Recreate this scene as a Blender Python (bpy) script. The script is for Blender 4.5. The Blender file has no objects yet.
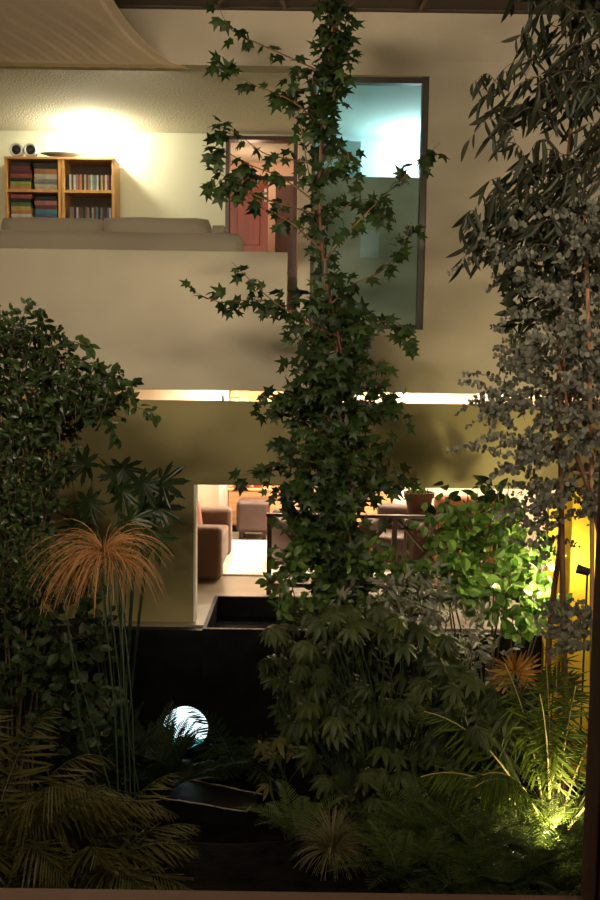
import bpy, bmesh, math, random
from mathutils import Vector, Matrix, noise
random.seed(7)
C = bpy.context.scene.collection
SC = bpy.context.scene
PI = math.pi
# ------------------------------------------------------------------ camera
GZ = -1.15                    # garden ground beside the house; it rises towards the near window (gz)
E = 2.35                      # eye height above the lower living room floor (z=0)
CAM = Vector((0, 0, E))
pitch = math.radians(5.08); roll = math.radians(0.8)
F = Vector((0, math.cos(pitch), -math.sin(pitch)))
R0 = Vector((1, 0, 0)); U0 = Vector((0, math.sin(pitch), math.cos(pitch)))
RR = R0*math.cos(roll) + U0*math.sin(roll)
UU = -R0*math.sin(roll) + U0*math.cos(roll)
def at(px, py, Y):
    d = F + RR*((px-300)/900) + UU*((450-py)/900)
    return CAM + d*(Y/d.y)
def gz(x, Y):
    t = max(0, min(1, (6.35-Y)/1.2)); return GZ + .64*t*t*(3-2*t)
def X(px, py, Y): return at(px, py, Y).x
def Z(px, py, Y): return at(px, py, Y).z
cd = bpy.data.cameras.new('camera'); cam = bpy.data.objects.new('camera', cd); C.objects.link(cam)
cd.sensor_fit = 'VERTICAL'; cd.sensor_height = 36; cd.sensor_width = 24; cd.lens = 36
cd.clip_start = 0.02; cd.clip_end = 100
m = Matrix((RR, UU, -F)).transposed().to_4x4(); m.translation = CAM
cam.matrix_world = m; SC.camera = cam
SC.view_settings.view_transform = 'Standard'; SC.view_settings.look = 'None'
SC.view_settings.gamma = 1; SC.view_settings.use_curve_mapping = False; SC.view_settings.exposure = 0.0
w = bpy.data.worlds.new('world'); SC.world = w; w.use_nodes = True
w.node_tree.nodes['Background'].inputs[0].default_value = (0.02, 0.025, 0.04, 1)
w.node_tree.nodes['Background'].inputs[1].default_value = 0.12
# ------------------------------------------------------------------ materials
def mat(name, col, rough=0.6, var=0.0, vscale=4.0, bump=0.0, bscale=60.0, metal=0.0, spec=0.5, col2=None, emit=None, estr=0, stretch=None, sheen=0):
    M = bpy.data.materials.new(name); M.use_nodes = True
    nt = M.node_tree; b = nt.nodes['Principled BSDF']
    b.inputs['Base Color'].default_value = (*col, 1); b.inputs['Roughness'].default_value = rough
    b.inputs['Metallic'].default_value = metal; b.inputs['Specular IOR Level'].default_value = spec
    if sheen: b.inputs['Sheen Weight'].default_value = sheen
    tc = nt.nodes.new('ShaderNodeTexCoord'); mp = nt.nodes.new('ShaderNodeMapping')
    nt.links.new(tc.outputs['Object'], mp.inputs[0])
    if stretch: mp.inputs['Scale'].default_value = stretch
    if var or col2:
        n = nt.nodes.new('ShaderNodeTexNoise'); n.inputs['Scale'].default_value = vscale; n.inputs['Detail'].default_value = 5
        nt.links.new(mp.outputs[0], n.inputs['Vector'])
        r = nt.nodes.new('ShaderNodeValToRGB')
        c2 = col2 if col2 else tuple(min(1, c*(1+var)) for c in col)
        c1 = col if col2 else tuple(c*(1-var) for c in col)
        r.color_ramp.elements[0].color = (*c1, 1); r.color_ramp.elements[1].color = (*c2, 1)
        r.color_ramp.elements[0].position = 0.35; r.color_ramp.elements[1].position = 0.65
        nt.links.new(n.outputs[0], r.inputs[0]); nt.links.new(r.outputs[0], b.inputs['Base Color'])
    if bump:
        n2 = nt.nodes.new('ShaderNodeTexNoise'); n2.inputs['Scale'].default_value = bscale; n2.inputs['Detail'].default_value = 4
        nt.links.new(mp.outputs[0], n2.inputs['Vector'])
        bp = nt.nodes.new('ShaderNodeBump'); bp.inputs['Strength'].default_value = bump; bp.inputs['Distance'].default_value = 0.02
        nt.links.new(n2.outputs[0], bp.inputs['Height']); nt.links.new(bp.outputs[0], b.inputs['Normal'])
    if emit:
        b.inputs['Emission Color'].default_value = (*emit, 1); b.inputs['Emission Strength'].default_value = estr
    return M
def leafmat(name, c1, c2, rough=0.45, trans=0.35, tcol=None):
    M = bpy.data.materials.new(name); M.use_nodes = True
    nt = M.node_tree; b = nt.nodes['Principled BSDF']; out = nt.nodes['Material Output']
    a = nt.nodes.new('ShaderNodeAttribute'); a.attribute_name = 'tint'
    r = nt.nodes.new('ShaderNodeValToRGB')
    r.color_ramp.elements[0].color = (*c1, 1); r.color_ramp.elements[1].color = (*c2, 1)
    nt.links.new(a.outputs['Fac'], r.inputs[0]); nt.links.new(r.outputs[0], b.inputs['Base Color'])
    b.inputs['Roughness'].default_value = rough; b.inputs['Specular IOR Level'].default_value = 0.35
    t = nt.nodes.new('ShaderNodeBsdfTranslucent'); mx = nt.nodes.new('ShaderNodeMixShader'); mx.inputs[0].default_value = trans
    if tcol: t.inputs[0].default_value = (*tcol, 1)
    else: nt.links.new(r.outputs[0], t.inputs[0])
    nt.links.new(b.outputs[0], mx.inputs[1]); nt.links.new(t.outputs[0], mx.inputs[2]); nt.links.new(mx.outputs[0], out.inputs[0])
    return M
def glassmat(name, tint=(1, 1, 1), refl=0.6):
    M = bpy.data.materials.new(name); M.use_nodes = True
    nt = M.node_tree; nt.nodes.remove(nt.nodes['Principled BSDF']); out = nt.nodes['Material Output']
    tr = nt.nodes.new('ShaderNodeBsdfTransparent'); tr.inputs[0].default_value = (*tint, 1)
    gl = nt.nodes.new('ShaderNodeBsdfGlossy'); gl.inputs['Roughness'].default_value = 0.0
    fr = nt.nodes.new('ShaderNodeFresnel'); fr.inputs[0].default_value = 1.45
    mu = nt.nodes.new('ShaderNodeMath'); mu.operation = 'MULTIPLY'; mu.inputs[1].default_value = refl
    mx = nt.nodes.new('ShaderNodeMixShader')
    nt.links.new(fr.outputs[0], mu.inputs[0]); nt.links.new(mu.outputs[0], mx.inputs[0])
    nt.links.new(tr.outputs[0], mx.inputs[1]); nt.links.new(gl.outputs[0], mx.inputs[2]); nt.links.new(mx.outputs[0], out.inputs[0])
    return M
def emitmat(name, col, s):
    return mat(name, (0.02, 0.02, 0.02), emit=col, estr=s)
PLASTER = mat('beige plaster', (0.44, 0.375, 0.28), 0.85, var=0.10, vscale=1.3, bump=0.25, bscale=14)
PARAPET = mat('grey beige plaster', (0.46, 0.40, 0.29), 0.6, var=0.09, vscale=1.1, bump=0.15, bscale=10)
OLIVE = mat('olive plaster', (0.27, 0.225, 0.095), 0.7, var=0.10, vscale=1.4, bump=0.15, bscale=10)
CREAM = mat('cream wall paint', (0.66, 0.65, 0.50), 0.8)
WARMWALL = mat('warm white wall', (0.80, 0.66, 0.50), 0.8)
STUCCO = mat('stucco ceiling', (0.60, 0.57, 0.45), 0.9, bump=1.0, bscale=38)
WHITE = mat('white paint', (0.88, 0.84, 0.78), 0.7)
HALLP = mat('peach wall paint', (0.75, 0.52, 0.40), 0.8)
AQUAW = mat('pale aqua wall paint', (0.55, 0.72, 0.72), 0.8, bump=0.3, bscale=50)
AQUAP = mat('grey green partition', (0.50, 0.47, 0.34), 0.5, var=0.12, vscale=2)
CONC = mat('polished concrete floor', (0.22, 0.19, 0.14), 0.35, var=0.12, vscale=2.2)
WOODFL = mat('upper wooden floor', (0.25, 0.15, 0.08), 0.4, var=0.2, vscale=3)
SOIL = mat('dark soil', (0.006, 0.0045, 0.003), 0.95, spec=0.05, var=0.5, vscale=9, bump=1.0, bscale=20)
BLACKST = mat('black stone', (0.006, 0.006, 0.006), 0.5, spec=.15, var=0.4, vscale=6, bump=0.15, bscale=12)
ROCK = mat('dark volcanic rock', (0.012, 0.011, 0.009), 0.75, var=0.4, vscale=9, bump=0.8, bscale=18)
PALEST = mat('pale edge line', (0.32, 0.27, 0.21), 0.8, var=0.5, vscale=14)
WATER = mat('black water', (0.003, 0.004, 0.004), 0.4, spec=.01)
ROOFW = mat('dark roof timber', (0.055, 0.035, 0.025), 0.7, var=0.2, vscale=5, stretch=(1, 8, 8))
YELLOW = mat('yellow plaster', (0.80, 0.52, 0.03), 0.75, var=0.08, vscale=2, bump=0.2, bscale=12)
CLOTH = mat('beige awning cloth', (0.72, 0.60, 0.45), 0.9, bump=0.1, bscale=200, sheen=0.2)
FRAMEB = mat('reddish brown window frame', (0.17, 0.085, 0.055), 0.5, var=0.1, vscale=3)
GREYFR = mat('grey metal window frame', (0.075, 0.065, 0.05), 0.45, metal=0.3)
MAHOG = mat('dark mahogany', (0.055, 0.012, 0.010), 0.4)
REDWOOD = mat('red brown door wood', (0.34, 0.045, 0.016), 0.4, var=0.15, vscale=2.5, stretch=(6, 6, 0.7))
METAL = mat('brushed metal', (0.7, 0.68, 0.64), 0.3, metal=1.0)
GREYSOFA = mat('grey beige upholstery', (0.30, 0.255, 0.19), 0.9, bump=0.2, bscale=220, sheen=0.2)
BROWNSOFA = mat('taupe upholstery', (0.13, 0.07, 0.045), 0.85, bump=0.2, bscale=200, sheen=0.2)
LEATHER = mat('brown leather', (0.07, 0.038, 0.03), 0.5, var=0.12, vscale=5, bump=0.2, bscale=60)
PINKF = mat('salmon upholstery', (0.45, 0.20, 0.12), 0.85, bump=0.2, bscale=180)
PINKC = mat('dusty pink cushion', (0.42, 0.18, 0.14), 0.9, bump=0.2, bscale=150)
REDF = mat('deep red cushion', (0.38, 0.05, 0.04), 0.9)
HONEY = mat('honey pine', (0.55, 0.29, 0.09), 0.5, var=0.15, vscale=4, stretch=(5, 5, 1))
DARKBACK = mat('dark back board', (0.06, 0.035, 0.02), 0.7)
TRAV = mat('pale oak with long grain', (0.62, 0.30, 0.13), 0.5, col2=(0.80, 0.46, 0.22), vscale=3, stretch=(0.6, 3, 8))
DARKW = mat('dark stained wood', (0.035, 0.014, 0.010), 0.35)
TERRA = mat('brown terracotta', (0.08, 0.026, 0.015), 0.7, var=0.15, vscale=8)
RUG = mat('white rug', (0.90, 0.86, 0.80), 0.95, bump=0.5, bscale=150)
CHAR = mat('charcoal', (0.03, 0.03, 0.03), 0.5)
SILVER = mat('silver plastic', (0.45, 0.47, 0.45), 0.35, metal=0.4)
BLUEGREY = mat('blue grey glass bowl', (0.12, 0.16, 0.22), 0.3)
BARK = mat('reddish brown bark', (0.16, 0.07, 0.035), 0.8, var=0.3, vscale=12, bump=0.5, bscale=40, stretch=(1, 1, .3))
BARKG = mat('grey brown bark', (0.11, 0.075, 0.045), 0.85, var=0.3, vscale=12, bump=0.5, bscale=40)
STAKE = mat('weathered cane', (0.42, 0.22, 0.11), 0.7, var=0.15, vscale=9)
GSTEM = mat('green stem', (0.025, 0.045, 0.014), 0.5, var=0.2, vscale=6)
L_MAPLE = leafmat('star leaf', (0.012, 0.026, 0.006), (0.05, 0.085, 0.018))
L_LANCE = leafmat('willow leaf', (0.012, 0.016, 0.007), (0.045, 0.05, 0.025))
L_GREY = leafmat('silver dollar leaf', (0.06, 0.062, 0.045), (0.21, 0.21, 0.17), 0.6, 0.2)
L_FICUS = leafmat('small glossy leaf', (0.010, 0.022, 0.006), (0.05, 0.085, 0.022), 0.3, 0.2)
L_DARK = leafmat('deep green leaf', (0.010, 0.022, 0.006), (0.035, 0.06, 0.015), 0.35, 0.2)
L_FATSIA = leafmat('palmate leaf', (0.016, 0.028, 0.006), (0.06, 0.08, 0.018), 0.52, 0.25)
L_BRIGHT = leafmat('fresh green leaf', (0.05, 0.13, 0.015), (0.22, 0.36, 0.08), 0.35, 0.35)
L_PALM = leafmat('palm leaflet', (0.06, 0.06, 0.015), (0.17, 0.15, 0.045), 0.45, 0.25)
L_PALMR = leafmat('bright palm leaflet', (0.05, 0.085, 0.01), (0.16, 0.21, 0.03), 0.4, 0.3)
L_MID = leafmat('mid green leaf', (0.025, 0.06, 0.012), (0.10, 0.17, 0.035), 0.35, 0.3)
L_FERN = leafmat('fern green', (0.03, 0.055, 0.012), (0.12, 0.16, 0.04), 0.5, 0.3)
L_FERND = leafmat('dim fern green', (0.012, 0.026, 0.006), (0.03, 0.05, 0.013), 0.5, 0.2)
L_STRAW = leafmat('dry orange thread', (0.35, 0.15, 0.05), (0.55, 0.28, 0.11), 0.7, 0.2)
L_ORANGE = leafmat('orange fan blade', (0.28, 0.08, 0.02), (0.60, 0.38, 0.09), 0.5, 0.3)
L_YELL = leafmat('yellowing leaf', (0.07, 0.065, 0.015), (0.16, 0.12, 0.03), 0.5, 0.25)
L_GRASS = leafmat('pale grass blade', (0.09, 0.085, 0.03), (0.26, 0.22, 0.12), 0.6, 0.2)
L_RED = leafmat('burgundy leaf', (0.06, 0.015, 0.01), (0.22, 0.06, 0.03), 0.5, 0.2)
# ------------------------------------------------------------------ object helpers
def thing(name, label, cat, loc=(0, 0, 0), group=None, kind=None):
    o = bpy.data.objects.new(name, None); C.objects.link(o); o.location = loc
    o.empty_display_size = 0.1
    if label: o['label'] = label
    if cat: o['category'] = cat
    if group: o['group'] = group
    if kind: o['kind'] = kind
    return o
def tag(o, label, cat, group=None, kind=None):
    o['label'] = label; o['category'] = cat
    if group: o['group'] = group
    if kind: o['kind'] = kind
    return o
def wloc(o):
    v = Vector(o.location)
    while o.parent: o = o.parent; v = v + Vector(o.location)
    return v
def link(name, me, mtl, parent=None, smooth=False, origin=None):
    """mesh data is in world space; re-based to the parent's (or the given) origin"""
    o = bpy.data.objects.new(name, me); C.objects.link(o)
    if mtl: me.materials.append(mtl)
    base = wloc(parent) if parent else (Vector(origin) if origin else Vector((0, 0, 0)))
    if base.length: me.transform(Matrix.Translation(-base))
    if parent: o.parent = parent
    elif origin: o.location = base
    if smooth: me.shade_smooth()
    return o
def obj(name, bm, mtl, parent=None, smooth=False, origin=None):
    me = bpy.data.meshes.new(name); bm.normal_update(); bm.to_mesh(me); bm.free()
    return link(name, me, mtl, parent, smooth, origin)
def box(bm, x0, x1, y0, y1, z0, z1, bev=0, seg=2, rot=None):
    r = bmesh.ops.create_cube(bm, size=1)
    vs = r['verts']; c = Vector(((x0+x1)/2, (y0+y1)/2, (z0+z1)/2)); s = Vector((x1-x0, y1-y0, z1-z0))
    for v in vs: v.co = Vector((v.co.x*s.x, v.co.y*s.y, v.co.z*s.z))
    if bev:
        es = list({e for v in vs for e in v.link_edges})
        g = bmesh.ops.bevel(bm, geom=es, offset=bev, segments=seg, affect='EDGES', profile=0.5)
        vs = list({v for f in g['faces'] for v in f.verts} | {v for v in vs if v.is_valid})
    for v in vs:
        if rot: v.co = rot @ v.co
        v.co += c
    return vs
def nb(*a, **k):
    bm = bmesh.new(); box(bm, *a, **k); return bm
def cushion(bm, x0, x1, y0, y1, z0, z1, puff=0.25, rot=None, n=8):
    """a stuffed cushion: grid box pinched to its seams"""
    r = bmesh.ops.create_cube(bm, size=2)
    vs = r['verts']; es = list({e for v in vs for e in v.link_edges})
    g = bmesh.ops.subdivide_edges(bm, edges=es, cuts=n-1, use_grid_fill=True)
    allv = list(bm.verts)
    c = Vector(((x0+x1)/2, (y0+y1)/2, (z0+z1)/2)); s = Vector(((x1-x0)/2, (y1-y0)/2, (z1-z0)/2))
    th = min(range(3), key=lambda i: s[i])
    for v in allv:
        p = v.co.copy(); o = [i for i in range(3) if i != th]
        e = (1-abs(p[o[0]])**4)*(1-abs(p[o[1]])**4)
        p[th] *= (1-puff) + puff*e
        for i in o:                                    # round the corners
            q = abs(p[o[0]] if i == o[1] else p[o[1]])
            p[i] *= 1-0.06*q**6
        p = Vector((p.x*s.x, p.y*s.y, p.z*s.z))
        p += Vector((noise.noise(p*5+c), noise.noise(p*5-c), noise.noise(p*4+c*2)))*0.012
        if rot: p = rot @ p
        v.co = p + c
def tube(bm, pts, r0, r1=None, n=7, cap=True):
    r1 = r0 if r1 is None else r1
    rings = []; up = Vector((0.13, 0.97, 0.2)); k = len(pts)
    for i, p in enumerate(pts):
        p = Vector(p); a = Vector(pts[max(0, i-1)]); b = Vector(pts[min(k-1, i+1)])
        t = (b-a).normalized(); s = t.cross(up)
        if s.length < 1e-3: s = t.cross(Vector((1, 0, 0)))
        s.normalize(); q = t.cross(s); r = r0+(r1-r0)*i/(k-1)
        rings.append([bm.verts.new(p+(s*math.cos(2*PI*j/n)+q*math.sin(2*PI*j/n))*r) for j in range(n)])
    for i in range(k-1):
        for j in range(n):
            bm.faces.new((rings[i][j], rings[i][(j+1) % n], rings[i+1][(j+1) % n], rings[i+1][j]))
    if cap: bm.faces.new(rings[0][::-1]); bm.faces.new(rings[-1])
def lathe(bm, prof, c, n=28, axis='Z'):
    rings = []
    for (r, h) in prof:
        ring = []
        for j in range(n):
            a = 2*PI*j/n
            if axis == 'Z': v = Vector((r*math.cos(a), r*math.sin(a), h))
            else: v = Vector((r*math.cos(a), h, r*math.sin(a)))
            ring.append(bm.verts.new(v+Vector(c)))
        rings.append(ring)
    for i in range(len(rings)-1):
        for j in range(n):
            bm.faces.new((rings[i][j], rings[i][(j+1) % n], rings[i+1][(j+1) % n], rings[i+1][j]))
    for rg in (rings[0], rings[-1]):
        try: bm.faces.new(rg)
        except Exception: pass
    bmesh.ops.recalc_face_normals(bm, faces=bm.faces)
def smoothpts(pts, n=6):
    """Catmull-Rom through points"""
    P = [Vector(p) for p in pts]; P = [P[0]*2-P[1]]+P+[P[-1]*2-P[-2]]; out = []
    for i in range(1, len(P)-2):
        for k in range(n):
            t = k/n; a, b, c, d = P[i-1], P[i], P[i+1], P[i+2]
            out.append(0.5*((2*b)+(c-a)*t+(2*a-5*b+4*c-d)*t*t+(3*b-a-3*c+d)*t**3))
    out.append(P[-2]); return out
def struct(name, bm, m, parent=None):
    o = obj(name, bm, m, parent)
    if not parent: o['kind'] = 'structure'
    return o
# ------------------------------------------------------------------ leaf meshes
class Leaves:
    def __init__(s): s.v = []; s.f = []; s.t = []
    def add(s, T, pos, d, nrm, size, tint, wid=1.0):
        d = d.normalized(); x = d.cross(nrm)
        if x.length < 1e-4: x = d.cross(Vector((0.3, 0.5, 0.81)))
        x.normalize(); z = x.cross(d); b = len(s.v)
        for (px, py, pz) in T[0]:
            s.v.append(pos + x*(px*size*wid) + d*(py*size) + z*(pz*size)); s.t.append(tint)
        for f in T[1]: s.f.append([i+b for i in f])
    def strip(s, pts, w0, w1, side, tint, fold=0.0):
        b = len(s.v); n = len(pts)
        for i, p in enumerate(pts):
            u = i/(n-1); ww = (w0+(w1-w0)*u)
            s.v.append(p-side*ww); s.v.append(p+side*ww); s.t += [tint, tint]
        for i in range(n-1): s.f.append([b+2*i, b+2*i+1, b+2*i+3, b+2*i+2])
    def build(s, name, mtl, parent=None, origin=None):
        me = bpy.data.meshes.new(name); me.from_pydata([tuple(v) for v in s.v], [], s.f)
        a = me.attributes.new('tint', 'FLOAT', 'POINT'); a.data.foreach_set('value', s.t)
        return link(name, me, mtl, parent, False, origin)
def starT():
    v = [(0, 0.42, 0.05)]; lob = [(-38, .62), (12, .9), (90-0, 0), (0, 0)]
    pts = []
    A = [(-90, .42), (-62, .38), (-25, .60), (0, .36), (28, .76), (58, .36), (90, .90), (122, .36), (152, .76), (180, .36), (205, .60), (242, .38)]
    for a, r in A:
        a = math.radians(a); v.append((math.cos(a)*r, 0.42+math.sin(a)*r, -0.22*r*r))
    n = len(A)
    return v, [[0, 1+i, 1+(i+1) % n] for i in range(n)]
def lanceT(w=0.08, curve=0.35, n=6):
    v = []; f = []
    for i in range(n+1):
        u = i/n; ww = w*math.sin(PI*min(1, u*0.93+0.05))**0.8 if i < n else 0.002
        v += [(-ww+curve*u*u*0.5, u, 0.015), (curve*u*u*0.5, u, -0.01), (ww+curve*u*u*0.5, u, 0.015)]
    for i in range(n):
        a = 3*i; f += [[a, a+1, a+4, a+3], [a+1, a+2, a+5, a+4]]
    return v, f
def ovateT(w=0.26, droop=0.15, n=5, tip=1.0):
    v = []; f = []
    for i in range(n+1):
        u = i/n; ww = w*(math.sin(PI*u**(0.8*tip)))**0.85 if 0 < i < n else 0.006
        z = -droop*u*u
        v += [(-ww, u, z+0.25*ww), (0, u, z), (ww, u, z+0.25*ww)]
    for i in range(n):
        a = 3*i; f += [[a, a+1, a+4, a+3], [a+1, a+2, a+5, a+4]]
    return v, f
def roundT():
    v = [(0, .5, .04)]; n = 9
    for i in range(n):
        a = -PI/2+2*PI*i/n; v.append((math.cos(a)*.46, .5+math.sin(a)*.5, 0))
    return v, [[0, 1+i, 1+(i+1) % n] for i in range(n)]
def lobedT():
    """deeply cut leaf (split-leaf philodendron / papaya)"""
    v = [(0, .45, .04)]; pts = []
    K = 9
    for i in range(K):
        a = -60+300*i/(K-1)
        r = .52+.25*math.sin(math.radians((a+60)*0.6))
        for da, q in ((-14, .35), (-9, .75), (-4, .8), (0, 1), (4, .8), (9, .75)):
            aa = math.radians(a+da); pts.append((math.cos(aa)*r*q, .45+math.sin(aa)*r*q, -.18*q*q))
    v += pts; n = len(pts)
    return v, [[0, 1+i, 1+(i+1) % n] for i in range(n)]
STAR = starT(); LANCE = lanceT(); OVATE = ovateT(); OVATEW = ovateT(0.34, 0.1); ROUND = roundT(); NARROW = ovateT(0.15, 0.3, 5); LOBED = lobedT()
BLADE = lanceT(0.055, 0.0, 4)
def rv(s=1.0): return Vector((random.gauss(0, s), random.gauss(0, s), random.gauss(0, s)))
def ru(a, b): return random.uniform(a, b)
def palmate(L, pos, d, nrm, size, tint, k=8, spread=250, droop=0.35, T=None):
    d = d.normalized(); x = d.cross(nrm).normalized(); z = x.cross(d).normalized()
    for i in range(k):
        a = math.radians(-spread/2+spread*i/(k-1))
        dd = d*math.cos(a)+x*math.sin(a)-z*droop
        L.add(T or NARROW, pos, dd, z+dd*0.2, size*(0.75+0.3*math.cos(a/1.4)), tint+ru(-.08, .08))
def frond(L, base, d0, length, leaf, n=22, sag=0.6, w=0.055, tint=0.5, fold=0.5, up=Vector((0, 0, 1)), ang=0.9, taper=0.75, start=0.15, stem=None, stemr=0.006, flop=0.35):
    """arching pinnate frond; returns nothing, fills leaflets in L, rachis in stem (bmesh)"""
    pts = []; p = Vector(base); d = d0.normalized(); N = 16; st = length/N
    for i in range(N+1):
        pts.append(p.copy()); p = p+d*st; d = (d+Vector((0, 0, -sag/N*(0.5+i/N)))).normalized()
    if stem is not None: tube(stem, pts, stemr, stemr*0.35, n=5)
    for i in range(n):
        u = start+(1-start)*i/(n-1); k = min(N-1, int(u*N)); fr = u*N-k
        q = pts[k].lerp(pts[k+1], min(1, fr)); t = (pts[k+1]-pts[k]).normalized()
        s = t.cross(up)
        if s.length < 1e-3: s = Vector((1, 0, 0))
        s.normalize(); nn = s.cross(t)
        uu = (u-start)/(1-start); l = leaf*(math.sin(PI*(0.18+0.80*uu))**taper)
        for sg in (-1, 1):
            dd = s*sg*math.sin(ang*(1-.45*uu))+t*math.cos(ang*(1-.45*uu))+nn*fold*0.5-Vector((0, 0, flop*ru(.5, 1.5)))
            L.add(BLADE, q, dd, nn+s*sg*0.5, l*ru(.9, 1.08), tint+ru(-.15, .15), wid=w/0.055)
# ================================================================== SETTING
D = 8.2                                   # outer face of the house across the courtyard
zt = Z(300, 10, D); zlint = Z(200, 65, D); zpar = Z(150, 250.5, D); zs1 = Z(300, 391.5, D); zs0 = Z(300, 402.5, D)
zol = Z(330, 486.5, D)
xpe = X(287.5, 270, D); xcl = X(299, 150, D); xwl = X(311, 200, D); xwr = X(427, 180, D)
zwt = Z(370, 75, D); zwb = Z(370, 329, D)
XL, XR = -4.6, 4.2
UF = E+0.55                               # upper floor level
bm = bmesh.new()
box(bm, XL, xcl, D, D+.18, zlint, zt+.3)
box(bm, xcl, XR, D, D+.18, zwt, zt+.3)
box(bm, xcl, xwl, D, D+.18, zs1, zwt)
box(bm, xwr, XR, D, D+.18, zs1, zwt)
box(bm, xwl, xwr, D, D+.18, zs1, zwb)
struct('wall_front', bm, PLASTER)
bm = nb(XL, xpe, D-.015, D+.15, zs1, zpar, bev=.006)
box(bm, xpe, xcl, D, D+.15, zs1, UF-.02)
struct('wall_parapet', bm, PARAPET)
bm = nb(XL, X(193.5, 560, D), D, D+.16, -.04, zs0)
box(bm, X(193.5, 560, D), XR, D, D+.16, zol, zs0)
struct('wall_olive', bm, OLIVE)
# pale end trim of the olive wall, catching the room light
bm = nb(X(193.5, 560, D), X(195.5, 560, D), D+.005, D+.16, 0, zol); struct('trim_1', bm, WHITE)
# shadow-gap joint high on the facade
bm = nb(xwr+.1, XR, D-.004, D, Z(500, 62, D), Z(500, 62, D)+.008); struct('trim_2', bm, PLASTER)
# courtyard side walls
struct('wall_left', nb(XL-.2, XL, .7, 14, -1.3, 6.1), PARAPET)
struct('wall_right', nb(XR, XR+.2, .7, 14, -1.3, 6.1), PARAPET)
# --- upper living room
UB = 11.8                                 # back wall
uc = Z(180, 133, UB)                      # ceiling height
xd0, xd1 = X(225.5, 200, UB), X(297, 200, UB); zdt = Z(260, 136.5, UB)
bm = nb(XL, xd0, UB, UB+.12, UF, uc); box(bm, xd0, xcl+.01, UB, UB+.12, zdt, uc)
struct('wall_upper_back', bm, CREAM)
struct('wall_divider', nb(xcl+.01, xwl-.01, D+.18, 14, UF, uc), CREAM)
struct('ceiling_upper', nb(XL, xwl-.01, D+.18, 14, uc, uc+.1), STUCCO)
struct('floor_upper', nb(XL, xwl+.0, D+.18, 14, UF-.28, UF), WOODFL)
# hallway behind the doorway
struct('wall_hall_back', nb(-1.7, xcl+.01, 13.4, 13.5, UF, uc), HALLP)
struct('wall_hall_left', nb(-1.35, -1.25, UB+.12, 13.4, UF, uc), HALLP)
# --- cool lit room behind the tall window
AB = 10.8; ac = Z(380, 137, AB)
struct('wall_window_room_back', nb(xwl-.01, 2.6, AB, AB+.1, 2.62, ac), AQUAW)
struct('wall_window_room_right', nb(2.6, 2.7, D+.18, AB+.1, 2.62, ac), AQUAW)
struct('ceiling_window_room', nb(xwl-.01, 2.7, D+.18, AB+.1, ac, ac+.1), AQUAW)
pt = nb(xwl+.0, 2.6, 9.5, 9.58, 2.62, Z(380, 177, 9.5))
struct('wall_partition', pt, AQUAP)
# --- lower living room
LB = 13.3
bx0 = X(203, 622, 8.02); bx1 = bx0+1.9
bm = nb(XL, bx0, 8.1, 9.155, -.15, 0); box(bm, bx1, XR, 8.1, 9.155, -.15, 0); box(bm, XL, XR, 9.155, LB+.1, -.15, 0)
struct('floor', bm, CONC)
bm = nb(XL, X(228, 500, LB), LB, LB+.1, 0, 2.55); box(bm, X(228, 500, LB), XR, LB, LB+.1, 0, 2.55)
struct('wall_back', bm, WARMWALL)
struct('ceiling', nb(XL, XR, D+.18, LB+.1, 2.55, UF-.281), WHITE)
struct('trim_3', nb(X(219, 500, 13.2), X(228, 500, 13.2), 13.15, LB, 0, 2.55), WHITE)
struct('trim_4', nb(X(393, 500, 13.2), X(404, 500, 13.2), 13.15, LB, 0, 2.55), WHITE)
# --- garden and foundation
bm = bmesh.new(); NX, NY = 60, 60
g = [[bm.verts.new((XL+(XR-XL)*i/NX, .86+(8.1-.86)*j/NY, gz(0, .86+(8.1-.86)*j/NY)+.05*noise.noise(Vector((i*.3, j*.3, 0))) - .02)) for i in range(NX+1)] for j in range(NY+1)]
for j in range(NY):
    for i in range(NX): bm.faces.new((g[j][i], g[j][i+1], g[j+1][i+1], g[j+1][i]))
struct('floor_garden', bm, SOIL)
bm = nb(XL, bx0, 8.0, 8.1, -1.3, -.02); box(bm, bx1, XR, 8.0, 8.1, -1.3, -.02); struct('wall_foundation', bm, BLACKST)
# --- roof edge with rafters
bm = nb(XL, XR, 7.3, D, zt+.005, zt+.09); box(bm, XL, XR, D-.05, D, zt-.01, zt+.005)
struct('ceiling_roof', bm, ROOFW)
rf = thing('roof_truss', 'dark roof rafters above the top of the beige wall, at the very top', 'roof beam', (0, 7.9, zt))
for (a, b) in (((215, 0), (245, 0)), ((285, 0), (270, 0)), ((420, 0), (436, 0))):
    p0 = at(a[0], 8, 8.1); p1 = at(b[0], 8, 7.5); p0.z = p1.z = zt-.03+.012
    bm = bmesh.new(); tube(bm, [p0, p1], .018, n=4); obj('rafter', bm, mat('rafter timber', (0.14, .09, .06), .7), rf)
# --- yellow garden pier on the right
yx0, yx1 = X(569, 600, 7.6), X(569, 600, 7.6)+.75
bm = nb(yx0, yx1, 7.6, 7.98, GZ-.05, Z(580, 492, 7.6), bev=.01)
struct('wall_yellow', bm, YELLOW)
bm = nb(X(546, 600, 7.9), yx0, 7.9, 7.98, GZ-.05, Z(560, 500, 7.9)); struct('wall_yellow_return', bm, YELLOW)
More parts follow.
